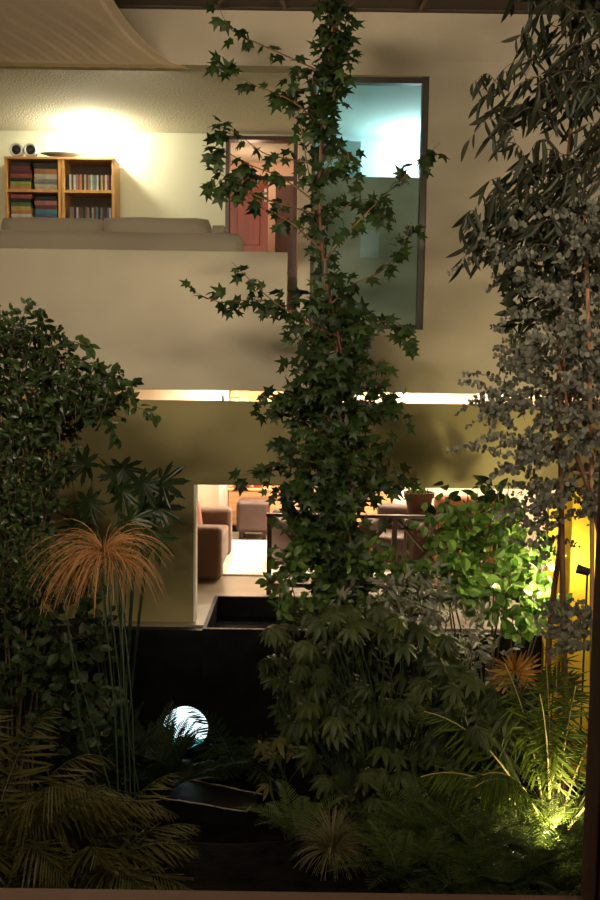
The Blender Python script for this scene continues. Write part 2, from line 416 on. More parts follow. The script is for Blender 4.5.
# --- awning cloth, upper left
bm = bmesh.new(); NU, NV = 260, 30; G = []
def lerp(a, b, t): return a+(b-a)*t
for j in range(NV+1):
    v = j/NV; row = []
    for i in range(NU+1):
        u = i/NU
        Y = lerp(8.19, 6.2, v)
        pr = lerp(190, 108, min(1, (v/.55))**.55) if v < .55 else lerp(108, 60, (v-.55)/.45)
        x0 = XL+.15; x1 = X(pr, 50, Y)
        x = lerp(x0, x1, u)
        zb = Z(60, 68, 8.19)+.01
        dx = (x1-x)
        curl = .10*math.exp(-(dx/.25)**2)*(1 if v > .05 else v/.05)
        foldp = (x*1.0 + v*1.1)*70+4*noise.noise(Vector((x*2, v*2, 0)))
        z = zb+.28*v**.8+.10*curl+.003*math.sin(foldp)*(.4+.6*v)*min(1, dx*2+.1) + (.05 if u > .97 else 0)*v - .09*math.sin(PI*min(1,v*1.3))*math.exp(-(dx/1.0)**2)*0
        row.append(bm.verts.new((x, Y+.008*math.sin(foldp*.5), z)))
    G.append(row)
for j in range(NV):
    for i in range(NU): bm.faces.new((G[j][i], G[j][i+1], G[j+1][i+1], G[j+1][i]))
CLOTH = leafmat('translucent beige cloth', (.90, .77, .60), (.90, .77, .60), .9, .5)
aw = obj('awning', bm, CLOTH, smooth=True, origin=(-2.2, 7, 5))
sm = aw.modifiers.new('s', 'SOLIDIFY'); sm.thickness = .004
tag(aw, 'pale beige pleated cloth awning sagging across the top left corner', 'awning')
# --- window on the camera side
wy = 0.72
jx = X(588, 700, wy+.06); sz = Z(300, 892, wy+.05)-.012
bm = nb(-1.0, jx+.12, wy, wy+.06, sz-.10, sz, bev=.004)
box(bm, -1.0, jx+.10, wy+.006, wy+.05, sz, sz+.012)
wf = thing('window_1', None, None, (0, wy, sz), kind='structure')
obj('window_sill', bm, FRAMEB, wf)
bm = nb(jx, jx+.12, wy, wy+.06, sz, E+.9, bev=.003); box(bm, jx-.003, jx+.01, wy+.012, wy+.045, sz, E+.9, bev=.002)
obj('window_jamb', bm, FRAMEB, wf)
obj('window_jamb', nb(-1.0, -.92, wy, wy+.06, sz, E+.9, bev=.003), FRAMEB, wf)
obj('window_head', nb(-1.0, jx+.12, wy, wy+.06, E+.9, E+.98, bev=.003), FRAMEB, wf)
obj('window_pane', nb(-.93, jx+.01, wy+.026, wy+.032, sz-.005, E+.9), glassmat('clear pane', (.97, .97, .96), .35), wf)
bm = nb(XL, -1.0, wy, wy+.14, -1.3, 6.1); box(bm, jx+.12, XR, wy, wy+.14, -1.3, 6.1)
box(bm, -1.0, jx+.12, wy, wy+.14, -1.3, sz-.10); box(bm, -1.0, jx+.12, wy, wy+.14, E+.98, 6.1)
struct('wall_near', bm, PARAPET)
# --- tall fixed window in the facade
w2 = thing('window_2', None, None, ((xwl+xwr)/2, D+.08, zwb), kind='structure')
fw = .035
bm = nb(xwl, xwl+fw, D+.07, D+.13, zwb, zwt); box(bm, xwr-.055, xwr, D+.03, D+.13, zwb, zwt)
box(bm, xwl, xwr, D+.05, D+.13, zwb, zwb+.045); box(bm, xwl, xwr, D+.05, D+.13, zwt-.05, zwt)
obj('window_frame', bm, GREYFR, w2)
obj('window_pane', nb(xwl+.01, xwr-.01, D+.095, D+.101, zwb+.01, zwt-.01), glassmat('blue green pane', (.90, .95, .95), .4), w2)
# --- doorway at the back of the upper room
d1 = thing('door_1', None, None, ((xd0+xd1)/2, UB, UF), kind='structure')
jw = .05
bm = nb(xd0, xd0+jw, UB-.03, UB+.14, UF, zdt); box(bm, xd1-jw, xd1, UB-.03, UB+.14, UF, zdt)
box(bm, xd0, xd1, UB-.03, UB+.14, zdt-.05, zdt); zt1 = Z(260, 177, UB)
box(bm, xd0+jw, xd1-jw, UB+.02, UB+.10, zt1-.03, zt1+.02)
obj('door_frame', bm, MAHOG, d1)
xm = X(268, 200, UB)
bm = nb(xd0+jw, xm, UB+.04, UB+.08, UF, zt1-.03)
for (a, b) in ((.08, .9), (1.05, 1.7)):
    box(bm, xd0+jw+.10, xm-.10, UB+.032, UB+.042, UF+a, UF+b, bev=.008)
dl = obj('door_leaf', bm, REDWOOD, d1)
bm = bmesh.new(); hx = xm-.03; hz = Z(266, 193, UB); box(bm, hx-.02, hx+.015, UB+.01, UB+.04, hz-.11, hz+.06, bev=.006)
tube(bm, [(hx, UB+.01, hz), (hx, UB-.03, hz), (hx-.09, UB-.03, hz)], .009)
obj('door_handle', bm, METAL, dl)
# dark panel standing in for the shaded opening inside the hall
bm = nb(xm+.06, xd1-.02, 13.0, 13.04, UF, zt1+.15)
hd = obj('hall_dark_panel', bm, mat('dark hall opening', (0.10, 0.045, 0.035), .5), None, origin=(xm+.3, 13.0, UF)); hd['kind'] = 'structure'
# ================================================================== UPPER ROOM FURNITURE
# bookcases
BC = 11.42
bx = [X(4.5, 185, BC), X(61.2, 185, BC), X(114.5, 185, BC)]
ztop = Z(60, 157, BC); zsh = Z(60, 189.5, BC); t_ = .035
pitchz = ztop-zsh
def bookcase(x0, x1, label):
    t = thing('bookcase', label, 'bookcase', ((x0+x1)/2, BC+.15, UF))
    for xa in (x0, x1-t_): obj('side_panel', nb(xa, xa+t_, BC, BC+.34, UF, ztop-.03), HONEY, t)
    obj('top_board', nb(x0-.003, x1+.003, BC-.01, BC+.34, ztop-.03, ztop, bev=.004), HONEY, t)
    z = ztop-pitchz
    while z > UF+.05:
        obj('shelf', nb(x0+t_, x1-t_, BC+.005, BC+.33, z-.035, z), HONEY, t); z -= pitchz
    obj('back_board', nb(x0+t_, x1-t_, BC+.33, BC+.34, UF, ztop-.03), DARKBACK, t)
    return t
bookcase(bx[0], bx[1]-.004, 'honey pine bookcase on the left, filled with stacked game boxes')
bookcase(bx[1]+.004, bx[2], 'honey pine bookcase on the right, filled with upright film cases')
ORD = ['topmost', 'second from top', 'third from top', 'fourth from top', 'fifth from top', 'sixth from top', 'seventh from top', 'lowest']
CM = {}
PAL = {'dark red': (.22, .03, .03), 'maroon': (.12, .02, .03), 'black': (.015, .015, .02), 'red': (.5, .05, .04), 'pink': (.55, .16, .18), 'lime green': (.35, .5, .04), 'orange': (.75, .25, .04),
       'white': (.75, .72, .62), 'grey': (.3, .3, .28), 'cream': (.62, .55, .38), 'green': (.08, .25, .07), 'yellow': (.7, .5, .06), 'purple': (.2, .06, .22), 'teal': (.03, .3, .35), 'blue': (.05, .12, .4), 'brown': (.18, .09, .04), 'tan': (.4, .27, .13)}
for k, c in PAL.items(): CM[k] = mat('printed '+k, tuple(.62*(v*.75+.25*sum(c)/3) for v in c), .5, var=.2, vscale=12)
def stack(px0, px1, zb, zmax, cols, where, grp):
    xa, xb = X(px0, 185, BC), X(px1, 185, BC); h = (zmax-zb)/len(cols); z = zb
    for i, c in enumerate(reversed(cols)):
        n = len(cols)-1-i; o_ = 'lowest' if i == 0 else ORD[n]
        hh = h*.96; ins = ru(0, .03)
        x0, x1 = xa+ru(0, .015), xb-ru(0, .02)
        t = thing('game_box', f'{c} game box, {o_} in {where}', 'box', ((x0+x1)/2, BC+.15, z), grp)
        obj('box_base', nb(x0+.004, x1-.004, BC+.025+ins, BC+.30, z, z+hh*.6), CM[c], t)
        obj('box_lid', nb(x0, x1, BC+.02+ins, BC+.304, z+hh*.35, z+hh, bev=.003), CM[c], t)
        z += hh+.0005
zA = ztop-pitchz; zB = zA-pitchz
stack(9, 31, zA, ztop-.05, ['black', 'dark red', 'maroon', 'red', 'black', 'lime green', 'orange'], 'left stack, upper shelf, left bookcase', 'game boxes in the left bookcase')
stack(33, 57, zA, ztop-.06, ['black', 'orange', 'white', 'grey', 'cream'], 'right stack, upper shelf, left bookcase', 'game boxes in the left bookcase')
stack(9, 31, zB, zA-.05, ['red', 'black', 'green', 'yellow', 'orange', 'white', 'purple'], 'left stack, lower shelf, left bookcase', 'game boxes in the left bookcase')
stack(33, 57, zB, zA-.07, ['black', 'pink', 'dark red', 'teal', 'blue', 'red'], 'right stack, lower shelf, left bookcase', 'game boxes in the left bookcase')
names = list(PAL); NUMW = ['first', 'second', 'third', 'fourth', 'fifth', 'sixth', 'seventh', 'eighth', 'ninth', 'tenth', 'eleventh', 'twelfth', 'thirteenth', 'fourteenth', 'fifteenth', 'sixteenth', 'seventeenth', 'eighteenth', 'nineteenth', 'twentieth', 'twenty-first', 'twenty-second', 'twenty-third', 'twenty-fourth']
seq1 = ['black', 'white', 'brown', 'white', 'grey', 'red', 'orange', 'black', 'cream', 'dark red', 'tan', 'white', 'grey', 'teal', 'white', 'black', 'yellow', 'brown', 'white', 'red', 'black', 'white']
seq2 = ['maroon', 'grey', 'pink', 'black', 'white', 'purple', 'brown', 'black', 'red', 'grey', 'black', 'cream', 'dark red', 'teal', 'black', 'grey', 'maroon', 'black', 'blue', 'white', 'black']
for seq, zb_, rowname in ((seq1, zA, 'upper'), (seq2, zB, 'lower')):
    xa, xb = X(66.5, 185, BC), X(112.5, 185, BC); wd = (xb-xa)/len(seq)
    for i, c in enumerate(seq):
        h = .19+ru(-.006, .006); x0 = xa+i*wd
        bm = nb(x0+.0015, x0+wd-.0015, BC+.03+ru(0, .015), BC+.17, zb_+.0005, zb_+h, bev=.0015, seg=1)
        o = obj('film_case', bm, CM[c], None, origin=(x0+wd/2, BC+.1, zb_))
        tag(o, f'{c} film case, {NUMW[i]} from left in the {rowname} row of the right bookcase', 'film case', 'film cases in the right bookcase')
        bm = nb(x0+.0035, x0+wd-.0035, BC+.0285, BC+.0305, zb_+h*.3, zb_+h*.75)
# speakers
for px, lab in ((16.5, 'round silver speaker with dark cone on the bookcase, the left one of the pair'), (30.5, 'round silver speaker with dark cone on the bookcase, the right one of the pair')):
    p = at(px, 147, BC+.08); r = .085; p.z = ztop+r+.012
    t = thing('round_speaker', lab, 'speaker', (p.x, p.y, ztop), 'round speakers on the bookcase')
    bm = bmesh.new(); lathe(bm, [(r*.7, .09), (r, .06), (r, -.01), (r*.93, -.03), (r*.72, -.03), (r*.66, -.01)], p, axis='Y'); obj('housing', bm, SILVER, t, True)
    bm = bmesh.new(); lathe(bm, [(r*.68, -.012), (r*.45, .02), (r*.3, .022)], p, axis='Y'); cn = obj('cone', bm, CHAR, t, True)
    bm = bmesh.new(); lathe(bm, [(r*.34, .02), (r*.25, -.006), (.001, -.012)], p, axis='Y'); obj('dust_cap', bm, SILVER, cn, True)
    obj('foot', nb(p.x-.04, p.x+.04, p.y-.02, p.y+.06, ztop, ztop+.02, bev=.004), CHAR, t)
# uplighter dish on the bookcase
p = at(62, 152, BC+.12); p.z = ztop
lamp = thing('uplighter', 'low blue grey dish lamp on the bookcase washing the wall with white light', 'lamp', p)
bm = bmesh.new(); prof = [(.05, 0), (.06, .012), (.05, .02), (.15, .03), (.27, .062), (.275, .066), (.26, .064), (.14, .038), (.001, .03)]
lathe(bm, prof, p, n=40)
for v in bm.verts: v.co.y = p.y+(v.co.y-p.y)*.42
obj('bowl', bm, BLUEGREY, lamp, True)
bm = bmesh.new(); tube(bm, [p+Vector((-.15, .02, .048)), p+Vector((.15, .02, .048))], .012); obj('tube_bulb', bm, emitmat('hot tube', (1, .97, .8), 25), lamp)
def light(kind, loc, energy, col, **k):
    l = bpy.data.lights.new('light', kind); l.energy = energy; l.color = col
    for a, b in k.items(): setattr(l, a, b)
    o = bpy.data.objects.new('light', l); C.objects.link(o); o.location = loc; return o
def aim(o, tgt): o.rotation_euler = (Vector(tgt)-o.location).to_track_quat('-Z', 'Y').to_euler()
l = light('SPOT', (-1.6, 8.75, E+2.95), 60, (1, .92, .72), spot_size=1.9, spot_blend=.7, shadow_soft_size=.15); aim(l, (-2.2, 11.8, 4.1))  # unseen spot added behind the lintel to brighten the shelf fronts
light('POINT', at(92, 136, 11.38), 85, (1, .95, .72), shadow_soft_size=.06)
# sofa seen from behind over the parapet
S0 = 8.72
sx1 = X(243, 240, S0); zb_ = Z(120, 230, S0)
sofa = thing('sofa', 'long grey beige sofa behind the parapet with its back to the courtyard', 'sofa', (-1.7, S0+.45, UF))
bm = nb(XL+.1, sx1, S0, S0+.24, UF+.08, zb_, bev=.11, seg=6); obj('backrest', bm, GREYSOFA, sofa, True)
obj('seat', nb(XL+.15, sx1-.05, S0+.2, S0+.95, UF+.08, UF+.36, bev=.05, seg=4), GREYSOFA, sofa, True)
obj('armrest', nb(sx1-.24, sx1-.02, S0+.05, S0+.98, UF+.08, UF+.5, bev=.08, seg=5), GREYSOFA, sofa, True)
for sx in (XL+.3, sx1-.12):
    for sy in (S0+.1, S0+.85): obj('leg', nb(sx-.03, sx+.03, sy-.03, sy+.03, UF, UF+.09), DARKW, sofa)
for a, b, top, lab in ((3, 105, 219, 'wide grey beige back cushion of the sofa, the left one'), (103, 212, 219, 'wide grey beige back cushion of the sofa, the right one'), (211, 228, 227, 'small grey cushion corner at the right end of the sofa')):
    bm = bmesh.new(); x0 = X(a, 225, S0+.36); x1 = X(b, 225, S0+.36)
    cushion(bm, x0, x1, S0+.25, S0+.47, UF+.36, Z((a+b)/2, top, S0+.36), puff=.35)
    o = obj('back_cushion', bm, GREYSOFA, None, True, origin=((x0+x1)/2, S0+.36, UF+.36)); tag(o, lab, 'cushion', 'sofa back cushions')
# padded newel behind the parapet end
p = at(291, 300, 8.62); p.z = UF
t = thing('padded_stool', 'grey round topped padded stool in the gap right of the parapet', 'stool', p)
bm = bmesh.new(); lathe(bm, [(.03, .0), (.14, .02), (.15, .1), (.15, .26), (.12, .32), (.05, .345), (.001, .35)], p+Vector((-.07, .1, 0)), n=24); obj('seat', bm, GREYSOFA, t, True)
# ceiling light of window room, and paper notice on the partition
light('POINT', (X(415, 150, 10.4), 10.45, Z(415, 156, 10.4)), 36, (.84, .98, 1), shadow_soft_size=.08)
p = at(370, 244, 9.5)
o = obj('paper_sheet', nb(p.x-.10, p.x+.09, 9.492, 9.5, p.z-.14, p.z+.14), mat('white paper', (.6, .66, .66), .8), None, origin=p)
tag(o, 'pale sheet of paper fixed to the grey partition behind the tall window', 'paper')
p = at(352, 158, AB)
o = obj('wall_cabinet', nb(X(343, 158, 10.5), X(361, 158, 10.5), 10.5, AB, Z(350, 181, 10.5), Z(350, 141, 10.5), bev=.006), mat('aqua cabinet', (.3, .42, .42), .5), None, origin=p)
tag(o, 'pale aqua wall cabinet high in the room behind the tall window', 'cabinet')
for i, zz in enumerate((283, 300, 316)):
    p0 = at(388, zz, 9.45); p1 = at(412, zz, 9.45)
    o = obj('towel_rail', bmesh.new(), METAL) if False else None
light('POINT', (-.75, 12.7, UF+2.0), 13, (1, .70, .48), shadow_soft_size=.15)
# ================================================================== LOWER ROOM FURNITURE
def pix_x(px, Y, z): return X(px, 370+(E-z)*900/Y, Y)
# light wood low cabinet
cx0, cx1 = X(229, 510, 13.0), X(392, 510, 13.0); ch = Z(300, 490, 12.85)
cb = thing('low_cabinet', 'long low pale oak cabinet against the back wall of the lower room', 'cabinet', ((cx0+cx1)/2, 13.0, 0))
obj('plinth', nb(cx0+.05, cx1-.05, 12.95, 13.28, 0, .1), CHAR, cb)
obj('cabinet_body', nb(cx0, cx1, 12.87, 13.28, .1, ch-.03), TRAV, cb)
obj('cabinet_top', nb(cx0-.01, cx1+.01, 12.84, 13.29, ch-.03, ch, bev=.004), TRAV, cb)
n = 3
for i in range(n):
    a = cx0+(cx1-cx0)*i/n; b = cx0+(cx1-cx0)*(i+1)/n
    dr = obj('door', nb(a+.01, b-.01, 12.85, 12.87, .12, ch-.04, bev=.003), TRAV, cb)
# items on the cabinet
def ontop(px): return Vector((X(px, 488, 13.05), 13.05, ch))
p = ontop(242); bm = bmesh.new(); lathe(bm, [(.03, 0), (.12, .02), (.19, .07), (.2, .08), (.18, .075), (.1, .03), (.001, .02)], p)
tag(obj('bowl', bm, mat('orange glaze', (.8, .2, .05), .3), None, True, origin=p), 'shallow orange bowl on the left end of the pale oak cabinet', 'bowl')
p = ontop(258); bm = bmesh.new(); lathe(bm, [(.04, 0), (.09, .05), (.1, .12), (.05, .17), (.035, .2), (.03, .2), (.001, .15)], p)
tag(obj('vase', bm, mat('red glaze', (.5, .07, .03), .3), None, True, origin=p), 'squat dark red vase on the cabinet, right of the orange bowl', 'vase')
p = ontop(281); bm = bmesh.new(); lathe(bm, [(.03, 0), (.14, .03), (.2, .1), (.19, .1), (.12, .04), (.001, .03)], p)
tag(obj('bowl', bm, mat('white glaze', (.85, .8, .7), .3), None, True, origin=p), 'white bowl in the middle of the pale oak cabinet', 'bowl')
p = ontop(309); t = thing('stereo', 'grey boxy stereo on the pale oak cabinet, right of the white bowl', 'stereo', p)
obj('case', nb(p.x-.13, p.x+.13, p.y-.12, p.y+.12, ch+.015, ch+.1, bev=.005), mat('stereo grey', (.12, .12, .13), .4), t)
for s in (-.1, .1): obj('foot', nb(p.x+s-.015, p.x+s+.015, p.y-.1, p.y+.1, ch, ch+.016), CHAR, t)
obj('display', nb(p.x-.06, p.x+.06, p.y-.124, p.y-.119, ch+.045, ch+.08), CHAR, t)
# block relief above cabinet
bm = bmesh.new(); wx0, wx1 = X(229, 397, 13.25), X(330, 397, 13.25); random.seed(3)
wp = thing('wall_relief', 'patchwork relief of orange and tan wooden blocks on the back wall, seen through the slot', 'wall art', ((wx0+wx1)/2, LB, 1.6))
pats = [mat('block tan', (.75, .50, .24), .6), mat('block orange', (.75, .30, .12), .6), mat('block honey', (.80, .42, .16), .6)]
bms = [bmesh.new() for _ in pats]; bs = .0975
ii = 0; xx = wx0
while xx < wx1-.05:
    zz = 1.55
    while zz < 2.4:
        d = ru(.03, .05); obj('wooden_block', nb(xx, xx+bs*1.6-.004, LB-d, LB, zz, zz+bs-.004), pats[random.choice((0, 0, 1, 2, 2))], wp); zz += bs
    xx += bs*1.6
p = Vector((X(224, 397, 13.15), 13.12, Z(223, 398, 13.15)))
o = obj('wall_lamp', nb(p.x-.03, p.x+.0, p.y-.03, 13.15, p.z-.2, p.z+.04, bev=.004), CHAR, None, origin=p); tag(o, 'small dark wall fitting on the white pillar, seen through the slot', 'wall fitting')
# ottoman
oy = 12.3; ox0, ox1 = X(236, 520, oy), X(269, 520, oy); zo = Z(250, 501.5, oy)
t = thing('ottoman', 'brown leather ottoman in front of the pale oak cabinet', 'ottoman', ((ox0+ox1)/2, oy+.22, 0))
bm = nb(ox0, ox1, oy, oy+.46, .09, zo, bev=.07, seg=5); obj('upholstery', bm, LEATHER, t, True)
for a in (ox0+.07, ox1-.07):
    for b in (oy+.07, oy+.39): obj('leg', nb(a-.03, a+.03, b-.03, b+.03, 0, .1, bev=.006), DARKW, t)
# rug
o = obj('rug', nb(X(220, 560, 11.2), 2.2, 10.1, 12.15, 0.001, .022, bev=.008), RUG, None, origin=(0, 11, 0)); tag(o, 'plain bright white rug on the lower room floor', 'rug')
# taupe sofa at left
ay = 9.75; sx1 = X(221.5, 560, ay); za = Z(205, 527.5, ay)
t = thing('sofa', 'taupe sofa at the left edge of the lower room opening', 'sofa', (-1.6, 10.4, 0))
obj('armrest', nb(-2.05, sx1, ay, ay+.25, .02, za, bev=.06, seg=5), BROWNSOFA, t, True)
obj('armrest', nb(-2.05, sx1, ay+1.35, ay+1.6, .02, za, bev=.06, seg=5), BROWNSOFA, t, True)
obj('seat', nb(-2.05, sx1-.03, ay+.24, ay+1.36, .05, .42, bev=.04, seg=4), BROWNSOFA, t, True)
obj('backrest', nb(-2.3, -1.98, ay, ay+1.6, .02, .85, bev=.06, seg=5), BROWNSOFA, t, True)
bm = bmesh.new(); q = at(199, 515, 10.6)
cushion(bm, -.20, .20, -.07, .07, -.2, .2, puff=.6, rot=Matrix.Rotation(-.15, 3, 'Y') @ Matrix.Rotation(1.1, 3, 'Z'))
for v in bm.verts: v.co += Vector((q.x-.09, 10.45, .62))
o = obj('throw_cushion', bm, PINKC, None, True, origin=(q.x-.09, 10.45, .42)); tag(o, 'dusty pink throw cushion standing on the taupe sofa', 'cushion')
# armchair behind the rail
def armchair(cx, cy, wdt, label, mtl, zh, rot=0, sh=.42):
    t = thing('armchair', label, 'armchair', (cx, cy, 0)); t.rotation_euler = (0, 0, rot)
    def part(name, *a, **k):
        bm = nb(*a, **k); me = bpy.data.meshes.new(name); bm.to_mesh(me); bm.free(); me.materials.append(mtl); me.shade_smooth()
        o = bpy.data.objects.new(name, me); C.objects.link(o); o.parent = t; return o
    h = wdt/2
    part('seat', -h+.1, h-.1, -.3, .32, .1, sh, bev=.05, seg=4)
    part('armrest', -h, -h+.15, -.34, .34, .05, sh+.16, bev=.06, seg=4); part('armrest', h-.15, h, -.34, .34, .05, sh+.16, bev=.06, seg=4)
    part('backrest', -h+.05, h-.05, .2, .4, .1, zh, bev=.07, seg=4)
    for sx in (-h+.07, h-.07):
        for sy in (-.27, .33):
            o = part('leg', sx-.02, sx+.02, sy-.02, sy+.02, 0, .07)
            o.data.materials.clear(); o.data.materials.append(DARKW)
    return t
armchair(.12, 10.75, .75, 'brown armchair behind the left end of the dark railing', LEATHER, .66, rot=.5)
armchair(1.15, 10.7, .72, 'brown armchair behind the middle of the railing, left of the salmon one', LEATHER, .72, rot=-.4)
armchair(X(470, 520, 10.6)+.02, 10.6, .95, 'large salmon armchair on the right, behind the terracotta pot', PINKF, Z(470, 492, 10.7), rot=2.9, sh=.45)
q = at(462, 515, 10.2)
bm = bmesh.new(); cushion(bm, -.17, .17, -.06, .06, -.17, .17, puff=.6, rot=Matrix.Rotation(.3, 3, 'X'))
for v in bm.verts: v.co += Vector((q.x, 10.42, .45+.17))
o = obj('throw_cushion', bm, REDF, None, True, origin=(q.x, 10.42, .45)); tag(o, 'deep red throw cushion on the large salmon armchair', 'cushion')
# glass coffee table
cy = 11.4; cxa, cxb = X(283, 505, cy), X(318, 505, cy)
t = thing('coffee_table', 'low glass topped side table behind the railing on the rug', 'table', ((cxa+cxb)/2, cy, .022))
obj('table_top', nb(cxa, cxb, cy-.25, cy+.25, .45, .47, bev=.004), mat('frosted glass', (.6, .5, .42), .15), t)
for a in (cxa+.04, cxb-.04):
    for b in (cy-.2, cy+.2): obj('leg', nb(a-.015, a+.015, b-.015, b+.015, .022, .45), METAL, t)
# railing
ry = 9.28; rx0 = X(267, 540, ry); rx1 = X(437, 540, ry); rt = Z(330, 514, ry)
t = thing('railing', 'dark wood railing with crossed braces between the water basin and the lower room', 'railing', ((rx0+rx1)/2, ry, 0))
obj('handrail', nb(rx0-.01, rx1+.2, ry-.035, ry+.035, rt-.035, rt, bev=.004), DARKW, t)
nb_ = 3; wdt = (rx1+.18-rx0)/nb_
for i in range(nb_+1): obj('post', nb(rx0+i*wdt-.0, rx0+i*wdt+.05, ry-.025, ry+.025, 0, rt-.035), DARKW, t)
obj('bottom_rail', nb(rx0, rx1+.2, ry-.02, ry+.02, .08, .12), DARKW, t)
for i in range(nb_):
    a = rx0+i*wdt+.05; b = rx0+(i+1)*wdt
    bm = bmesh.new(); tube(bm, [(a, ry-.012, .12), (b, ry-.012, rt-.04)], .02, n=4); obj('brace', bm, DARKW, t)
    bm = bmesh.new(); tube(bm, [(a, ry+.012, rt-.04), (b, ry+.012, .12)], .02, n=4); obj('brace', bm, DARKW, t)
# terracotta pot on a plinth table
py_ = 9.9; pc = at(419, 500, py_); r1 = .155; zb2 = Z(419, 518, py_); zt2 = Z(419, 492, py_)
t = thing('plant_stand', 'plain dark stand behind the railing that carries the terracotta pot', 'plant stand', (pc.x, py_, 0))
obj('stand_top', nb(pc.x-.16, pc.x+.16, py_-.16, py_+.16, zb2-.03, zb2), DARKW, t)
for a in (-.13, .13):
    for b in (-.13, .13): obj('leg', nb(pc.x+a-.015, pc.x+a+.015, py_+b-.015, py_+b+.015, 0, zb2-.03), DARKW, t)
t = thing('potted_plant', 'brown terracotta pot with thin green shoots, standing behind the railing on the right', 'potted plant', (pc.x, py_, zb2))
bm = bmesh.new(); h = zt2-zb2; lathe(bm, [(.115, 0), (.15, h*.8), (.17, h*.8), (.17, h), (.15, h), (.14, h*.85), (.001, h*.85)], (pc.x, py_, zb2)); obj('pot', bm, TERRA, t, False)
L = Leaves()
for i in range(26):
    b = Vector((pc.x+ru(-.1, .1), py_+ru(-.1, .1), zt2-.02)); d = Vector((ru(-.6, .6), ru(-.5, .5), 1))
    L.add(BLADE, b, d, rv()+Vector((0, -1, 0)), ru(.12, .3), ru(0, 1), wid=.8)
L.build('foliage', L_BRIGHT, t)
# water basin
bx0 = X(203, 622, 8.02); bx1 = bx0+1.9
t = thing('water_basin', 'square black stone water basin below the railing, thin pale rim line', 'water basin', ((bx0+bx1)/2, 8.6, 0))
bm = bmesh.new()
box(bm, bx0, bx1, 7.96, 7.995, GZ-.05, .01); box(bm, bx0, bx0+.035, 7.995, 9.12, -.5, .01); box(bm, bx1-.035, bx1, 7.995, 9.12, -.5, .01); box(bm, bx0, bx1, 9.12, 9.155, -.5, .01)
box(bm, bx0+.035, bx1-.035, 7.995, 9.12, -.5, -.46)
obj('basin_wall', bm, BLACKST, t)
obj('water', nb(bx0+.036, bx1-.036, 7.996, 9.119, -.46, -.2), WATER, t)
obj('rim_line', nb(bx0+.0, bx1, 7.957, 7.965, .006, .0125), PALEST, t)
# round porthole light
pc = at(186, 727, 7.93); rr = 23/900*7.95
t = thing('round_light', 'round glowing white light with a teal lower part, low among rocks and ferns', 'light', (pc.x, 7.93, pc.z-rr))
bm = bmesh.new(); lathe(bm, [(rr+.012, .03), (rr+.012, -.02), (rr, -.022), (rr, .03)], (pc.x, 7.93, pc.z), n=48, axis='Y'); obj('rim', bm, BLACKST, t, False)
def seg(a0, a1):
    bm = bmesh.new(); n = 40; P = []
    for i in range(n+1):
        a = a0+(a1-a0)*i/n; P.append((pc.x+math.cos(a)*rr*.995, pc.z+math.sin(a)*rr*.995))
    f = [bm.verts.new((x, 7.925, z)) for x, z in P]; b = [bm.verts.new((x, 7.95, z)) for x, z in P]
    bm.faces.new(f); bm.faces.new(b[::-1])
    for i in range(len(P)): j = (i+1) % len(P); bm.faces.new((f[i], b[i], b[j], f[j]))
    bmesh.ops.recalc_face_normals(bm, faces=bm.faces); return bm
obj('diffuser', seg(math.radians(-32), math.radians(212)), emitmat('cool white glow', (.72, .95, 1), 2.0), t)
obj('teal_glass', seg(math.radians(212), math.radians(328)), emitmat('teal glow', (.10, .42, .42), 1.0), t)
# stone slab with thin pale lines along its edges
p1, p2, p3, p4 = at(150, 826, 6.9), at(246, 843, 6.66), at(262, 824, 6.95), at(168, 803, 7.27)
sl = thing('stone_slab', 'low black stone slab with thin pale edges, lower left of centre', 'stone slab', at(205, 825, 6.95))
for p in (p1, p2, p3, p4): p.z = GZ+.10
p1 = p1+(p1-p2)*.6; p4 = p4+(p4-p3)*.6
bm = bmesh.new(); lo = [bm.verts.new(p-Vector((0, 0, .2))) for p in (p1, p2, p3, p4)]; hi = [bm.verts.new(p) for p in (p1, p2, p3, p4)]
bm.faces.new(lo[::-1]); bm.faces.new(hi)
for i in range(4): j = (i+1) % 4; bm.faces.new((lo[i], lo[j], hi[j], hi[i]))
obj('slab', bm, BLACKST, sl)
def wob(a, b, n=14): return [a.lerp(b, i/n)+Vector((0, 0, .004+.008*noise.noise(Vector((i*.7, a.x*9, 0)))))+Vector((0, .012*noise.noise(Vector((i*.9, 3, a.y))), 0)) for i in range(n+1)]
for a, b in ((p1, p2), (p4, p3), (p2, p2.lerp(p3, .25))):
    bm = bmesh.new(); tube(bm, wob(a, b), .006, n=5); obj('pale_edge', bm, PALEST, sl)
# rocks
random.seed(21)
def rock(px, py, Y, s, label, grp='dark rocks in the garden'):
    p = at(px, py, Y); bm = bmesh.new(); bmesh.ops.create_icosphere(bm, subdivisions=4, radius=1)
    sc = Vector((ru(.9, 1.3), ru(.8, 1.1), ru(.6, .85)))*s; off = rv(5)
    zc = p.z
    for v in bm.verts:
        n1 = noise.noise(v.co*1.1+off)*.35+noise.noise(v.co*2.6+off)*.14+noise.noise(v.co*6+off)*.04
        q = v.co*(1+n1); v.co = Vector((q.x*sc.x, q.y*sc.y, q.z*sc.z))+Vector((p.x, p.y, zc))
    low = min(v.co.z for v in bm.verts)
    G0 = gz(p.x, p.y)
    if low > G0:                                   # carry it down into the soil
        for v in bm.verts:
            if v.co.z < zc: v.co.z = zc-(zc-v.co.z)*(zc-G0+.06)/(zc-low)
    o = obj('rock', bm, ROCK, None, True, origin=(p.x, p.y, G0)); tag(o, label, 'rock', grp)
